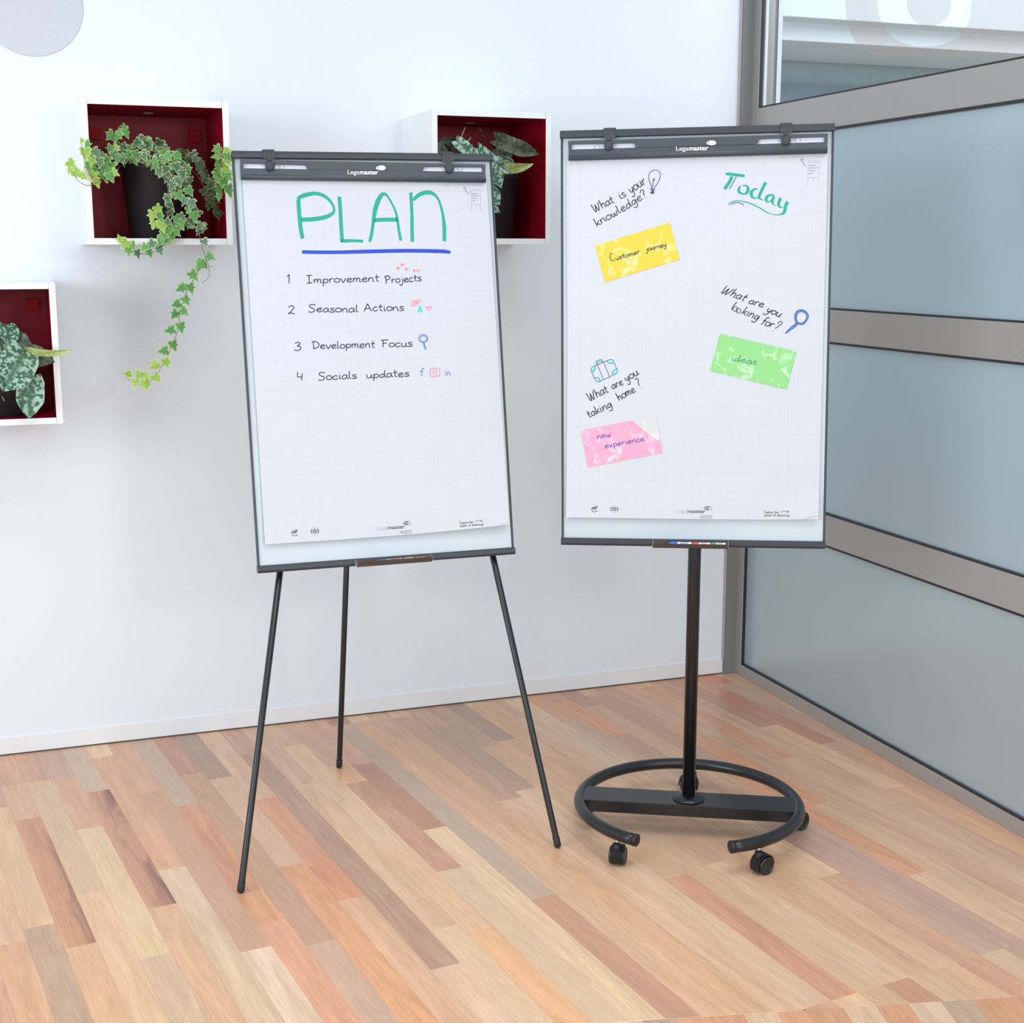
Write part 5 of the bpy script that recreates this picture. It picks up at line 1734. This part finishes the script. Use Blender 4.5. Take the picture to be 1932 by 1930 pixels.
# Today, green brush lettering
today = [
    [(1369, 328.5, 3.5), (1374, 328, 5.5), (1385, 329.5, 5.5), (1395, 330.5, 5.5), (1405, 332, 5.5)],
    [(1381, 333, 6.5), (1377, 342, 6), (1371, 351, 6.5), (1367, 356.5, 6.5)],
    [(1397, 351, 3), (1394, 356, 4), (1394, 361, 5.5), (1399, 365, 3.5), (1405, 366, 3), (1410, 362, 6), (1411.5, 355, 5), (1408, 350.5, 3), (1401, 350, 2)],
    [(1430, 357, 2), (1424, 356.5, 3.5), (1418, 362, 5.5), (1418, 369, 5.5), (1423, 374, 3), (1429, 373, 2)],
    [(1445, 344, 6), (1440, 353, 5.5), (1435, 364, 5.5), (1432, 371, 5.5), (1433, 374, 4), (1440, 378, 1)],
    [(1458, 367, 2), (1452, 368, 4), (1446, 373, 5.5), (1446, 379, 4.5), (1450, 381, 2), (1455, 378, 2)],
    [(1459, 367, 3), (1459, 373, 5.5), (1457, 380, 5.5), (1459, 385, 2.5), (1464, 388, 1)],
    [(1473, 373.5, 6), (1470, 380, 5.5), (1469, 387, 5), (1473, 391, 2.5), (1478, 391, 1.2)],
    [(1486, 380.5, 6.5), (1482.5, 388, 6), (1481, 396, 6), (1478, 402, 5), (1470, 405, 2), (1458, 404.5, 1.2), (1446, 400, 1.8), (1432, 391.5, 2.2), (1416, 384, 2.2), (1400, 379.5, 1.8), (1388, 379, 1.8), (1379, 382, 2), (1375, 386.5, 2.5)],
]
for grp, ch in (((0, 1), 'T'), ((2,), 'o'), ((3, 4), 'd'), ((5, 6), 'a'), ((7, 8), 'y')):
    strokes(RB, 'letter', [today[i] for i in grp], 5, G, rp_, 'green brush letter ' + ch)
strokes(RB, 'handwriting', [[(1389.5, 333.5), (1376, 357)], [(1380.5, 386), (1385, 382.8), (1391.5, 382), (1398, 383.5), (1402.5, 387)]], 1.4, M['ink'], rp_, 'thin dark shadow strokes of the lettering')
word(RB, rp_, M['ink'], 'What', (1121.5, 401.5), (1160, 381.5), 8.6, 1.85, 0.0, seed=1)
word(RB, rp_, M['ink'], 'is', (1170, 376), (1182.5, 369.5), 9, 1.85, seed=1)
word(RB, rp_, M['ink'], 'your', (1190, 366), (1220, 345), 9.4, 1.85, 0.1, seed=1)
word(RB, rp_, M['ink'], 'knowledge?', (1126, 428), (1222.5, 371), 8.6, 1.85, seed=1)
word(RB, rp_, M['ink'], 'What', (1358, 552), (1404, 568.5), 8.6, 1.85, 0.45, seed=1)
word(RB, rp_, M['ink'], 'are', (1411, 572), (1440, 580), 8.0, 1.85, 0.25, seed=1)
word(RB, rp_, M['ink'], 'you', (1444, 587), (1471, 598.5), 8.6, 1.85, 0.35, seed=1)
word(RB, rp_, M['ink'], 'l', (1377.5, 583.5), (1383, 585.5), 8.4, 1.85, 0.3, seed=1)
word(RB, rp_, M['ink'], 'king', (1398, 592), (1430, 604), 8.4, 1.85, 0.3, seed=1)
word(RB, rp_, M['ink'], 'for', (1434, 611), (1457, 619), 8.2, 1.85, 0.3, seed=2)
strokes(RB, 'handwriting', [[(1467.5, 612), (1470, 607.5), (1474.5, 606.5), (1475.5, 610), (1471, 614), (1465, 618), (1462.5, 620.5)], [(1458.3, 624), (1459, 625)]], 1.5, M['ink'], rp_, 'dark handwritten question mark')
word(RB, rp_, M['ink'], 'What', (1112.5, 757.5), (1149, 739), 8.6, 1.85, seed=1)
word(RB, rp_, M['ink'], 'are', (1155.5, 734.5), (1177, 724.5), 8.2, 1.85, seed=1)
word(RB, rp_, M['ink'], 'you', (1181.5, 720.5), (1206, 705.5), 8.8, 1.85, 0.0, seed=1)
word(RB, rp_, M['ink'], 'taking', (1110.5, 789), (1156, 766), 8.2, 1.85, seed=1)
word(RB, rp_, M['ink'], 'home', (1168, 756.5), (1200, 738), 8.2, 1.85, seed=1)
strokes(RB, 'handwriting', [[(1198.5, 717.5), (1200, 714), (1203.5, 714.5), (1204.5, 719), (1204.5, 724), (1206.5, 728)], [(1210.3, 731), (1211, 731.8)]], 1.6, M['ink'], rp_, 'dark question mark after home')
strokes(RB, 'drawing', [[(1387.5 + 4.2 * math.cos(t), 583 + 4.6 * math.sin(t)) for t in [2 * math.pi * i / 12 for i in range(13)]], [(1393.5 + 4.2 * math.cos(t), 586.2 + 4.6 * math.sin(t)) for t in [2 * math.pi * i / 12 for i in range(13)]],
                        [(1388, 583.5), (1388.8, 584.2)], [(1392.4, 587), (1393.2, 587.6)]], 1.3, M['ink'], rp_, 'eye dots in the letters oo')
# light bulb
strokes(RB, 'drawing', [[(1230, 356.5), (1229, 350), (1225, 341), (1224, 332), (1227, 325), (1233.5, 321), (1240, 321.5), (1245, 326), (1245.3, 334), (1242, 343), (1237, 351), (1233, 356.5)],
                        [(1231, 353.5), (1232.5, 346), (1231.8, 342), (1235, 339.5), (1232, 339), (1233, 337.5), (1236, 337.2)]], 1.3, M['ink'], rp_, 'drawn light bulb outline')
strokes(RB, 'drawing', [[(1226.5, 356), (1235.5, 358)], [(1228, 359.5), (1234.5, 361.5)], [(1227, 363, 3), (1234, 364.5, 3)], [(1231.5, 356), (1231, 366)]], 2.0, M['inkdblue'], rp_, 'drawn dark blue bulb socket')
strokes(RB, 'drawing', [[(1219, 324), (1221, 325.5)], [(1226, 316), (1227.5, 318.5)], [(1235.5, 314), (1234.5, 317)], [(1246.5, 316.5), (1245, 319)], [(1252.5, 326.5), (1249.5, 328.5)]], 0.9, M['inklight'], rp_, 'pale rays around the drawn bulb')
# magnifying glass
mg = [(1502, 609.5), (1499.3, 602), (1500, 592), (1504.5, 586), (1511, 584.2), (1518, 585.5), (1524, 591.5), (1525, 599), (1521, 606.5), (1515.5, 612), (1511.5, 612.5), (1504, 610)]
mi_ = [(1505, 608), (1503, 601), (1503.8, 594), (1507, 589.5), (1512, 588.3), (1518, 589.8), (1521.5, 595), (1521.5, 600.5), (1518, 606), (1513.5, 609), (1509, 609.3), (1505, 608)]
mb = MB()
for i in range(11): fill_px(RB, [mg[i], mg[i + 1], mi_[i + 1], mi_[i]], mb)
fill_px(RB, [mg[11], mg[0], mi_[0], mi_[11]], mb)
fill_px(RB, [(1482.5, 627.5), (1502, 609.5), (1506, 612), (1486, 628), (1483, 629.5)], mb)
obj('drawing', mb, mat('mid_blue_fill', (84, 128, 205), 0.6), rp_, 'drawn blue magnifying glass')
strokes(RB, 'drawing', [mg + [mg[0]], mi_, [(1481.7, 629), (1490, 619), (1502, 610)], [(1481.7, 629), (1492, 622.5), (1506, 612.5)]], 1.1, M['inkdblue'], rp_, 'dark outline of the magnifying glass', off=0.0006)
# suitcase
mb = MB()
fill_px(RB, [(1115, 698), (1117, 693), (1121.5, 690.5), (1123, 694), (1119.5, 700), (1116, 702)], mb)
fill_px(RB, [(1145, 682), (1151, 678.3), (1156, 679), (1158, 684), (1155, 685.5), (1149, 684.5)], mb)
fill_px(RB, [(1155.5, 703), (1159, 698), (1163, 696.5), (1164.5, 702), (1161, 706), (1157, 706.5)], mb)
fill_px(RB, [(1121.5, 713.5), (1126, 712.3), (1131.5, 716), (1131, 719.5), (1127, 720.5), (1124, 718)], mb)
fill_px(RB, [(1124, 683.5), (1127, 680.5), (1135, 678), (1137, 683.5), (1135, 684), (1133.5, 681), (1127.5, 683), (1128.5, 687.5), (1126.5, 688)], mb)
obj('drawing', mb, M['inkcyan'], rp_, 'turquoise corners and handle of the drawn suitcase')
strokes(RB, 'drawing', [[(1121, 690.5), (1116.5, 693.5), (1115, 698.5), (1117, 703), (1121.5, 714), (1124.5, 718.5), (1129, 720.6), (1136, 717.5), (1148, 712), (1159, 706.5), (1164, 703), (1164.5, 699), (1161, 690), (1158, 682.5), (1155, 678.6), (1149, 679), (1138, 683.5), (1127, 688), (1121, 690.5)],
                        [(1127, 689), (1132, 700), (1138.5, 716)], [(1139, 683.5), (1144, 696), (1150, 711)],
                        [(1127, 688.5), (1124, 683.5), (1127, 680.5), (1135, 678), (1137.3, 684)], [(1128.6, 687.6), (1127.6, 683.2), (1133.4, 681), (1135.2, 684.6)],
                        [(1116.5, 702), (1120.5, 700), (1123, 695), (1122.5, 690.5)], [(1145, 681.5), (1149, 684.8), (1157.5, 685.5)], [(1163, 696.3), (1158.5, 698.5), (1155.5, 703), (1157, 707)], [(1121.3, 713.5), (1126, 712.2), (1131.5, 716), (1131.5, 719.5)]], 1.0, M['inkdblue'], rp_, 'drawn suitcase outline', off=0.0006)
strokes(RB, 'drawing', [[(1083, 804.5, .4), (1090, 805, 1.0), (1096, 804, .8)], [(1093, 795.7), (1095, 794.6)], [(1098.4, 797), (1099, 799)]], 0.8, M['inklight'], rp_, 'small pencil smile near the left paper edge')


# film notes on the right pad
def note(label, quad, mt, writing, ink, extra=None):
    c = RB.ink(sum(p[0] for p in quad) / 4, sum(p[1] for p in quad) / 4, 0)
    rt_ = thing('sticky_note', label, 'sticky note', c, None)
    m = MB()
    def P(x, y, k): return RB.ink(x, y, k)
    top = [P(x, y, 0.0012) for x, y in quad]; bot = [P(x, y, 0.0005) for x, y in quad]
    m.hexa(bot + top)
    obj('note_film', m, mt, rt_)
    mb = MB()
    for args in writing: word(RB, rt_, ink, *args, off=0.0016)
    return rt_


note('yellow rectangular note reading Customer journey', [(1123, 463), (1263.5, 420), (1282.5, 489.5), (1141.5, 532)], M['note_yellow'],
     [('C', (1151.5, 493), (1160.5, 491), 7.6, 1.4), ('ustomer', (1162, 491), (1208, 477.5), 4.8, 1.45), ('journey', (1219, 474.5), (1258, 464.5), 5.2, 1.45)], M['inknote'])
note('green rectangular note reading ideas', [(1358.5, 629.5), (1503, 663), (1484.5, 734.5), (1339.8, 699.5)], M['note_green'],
     [('ideas', (1379, 680), (1428, 689), 6.4, 1.45)], M['inknotegreen'])
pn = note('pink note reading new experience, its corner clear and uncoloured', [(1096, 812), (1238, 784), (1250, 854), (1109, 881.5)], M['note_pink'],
          [('new', (1126.5, 828.5), (1153.5, 823.5), 5.8, 1.45), ('experience', (1141.5, 846), (1216.5, 831.5), 5.6, 1.45)], M['inkpurple'])
m = MB(); m.poly([RB.ink(x, y, 0.0016) for x, y in [(1193, 793), (1238, 784), (1246.8, 834), (1236, 826.5), (1222, 817), (1208, 806)]])
obj('clear_corner', m, M['note_grey'], pn, label='clear grey corner')
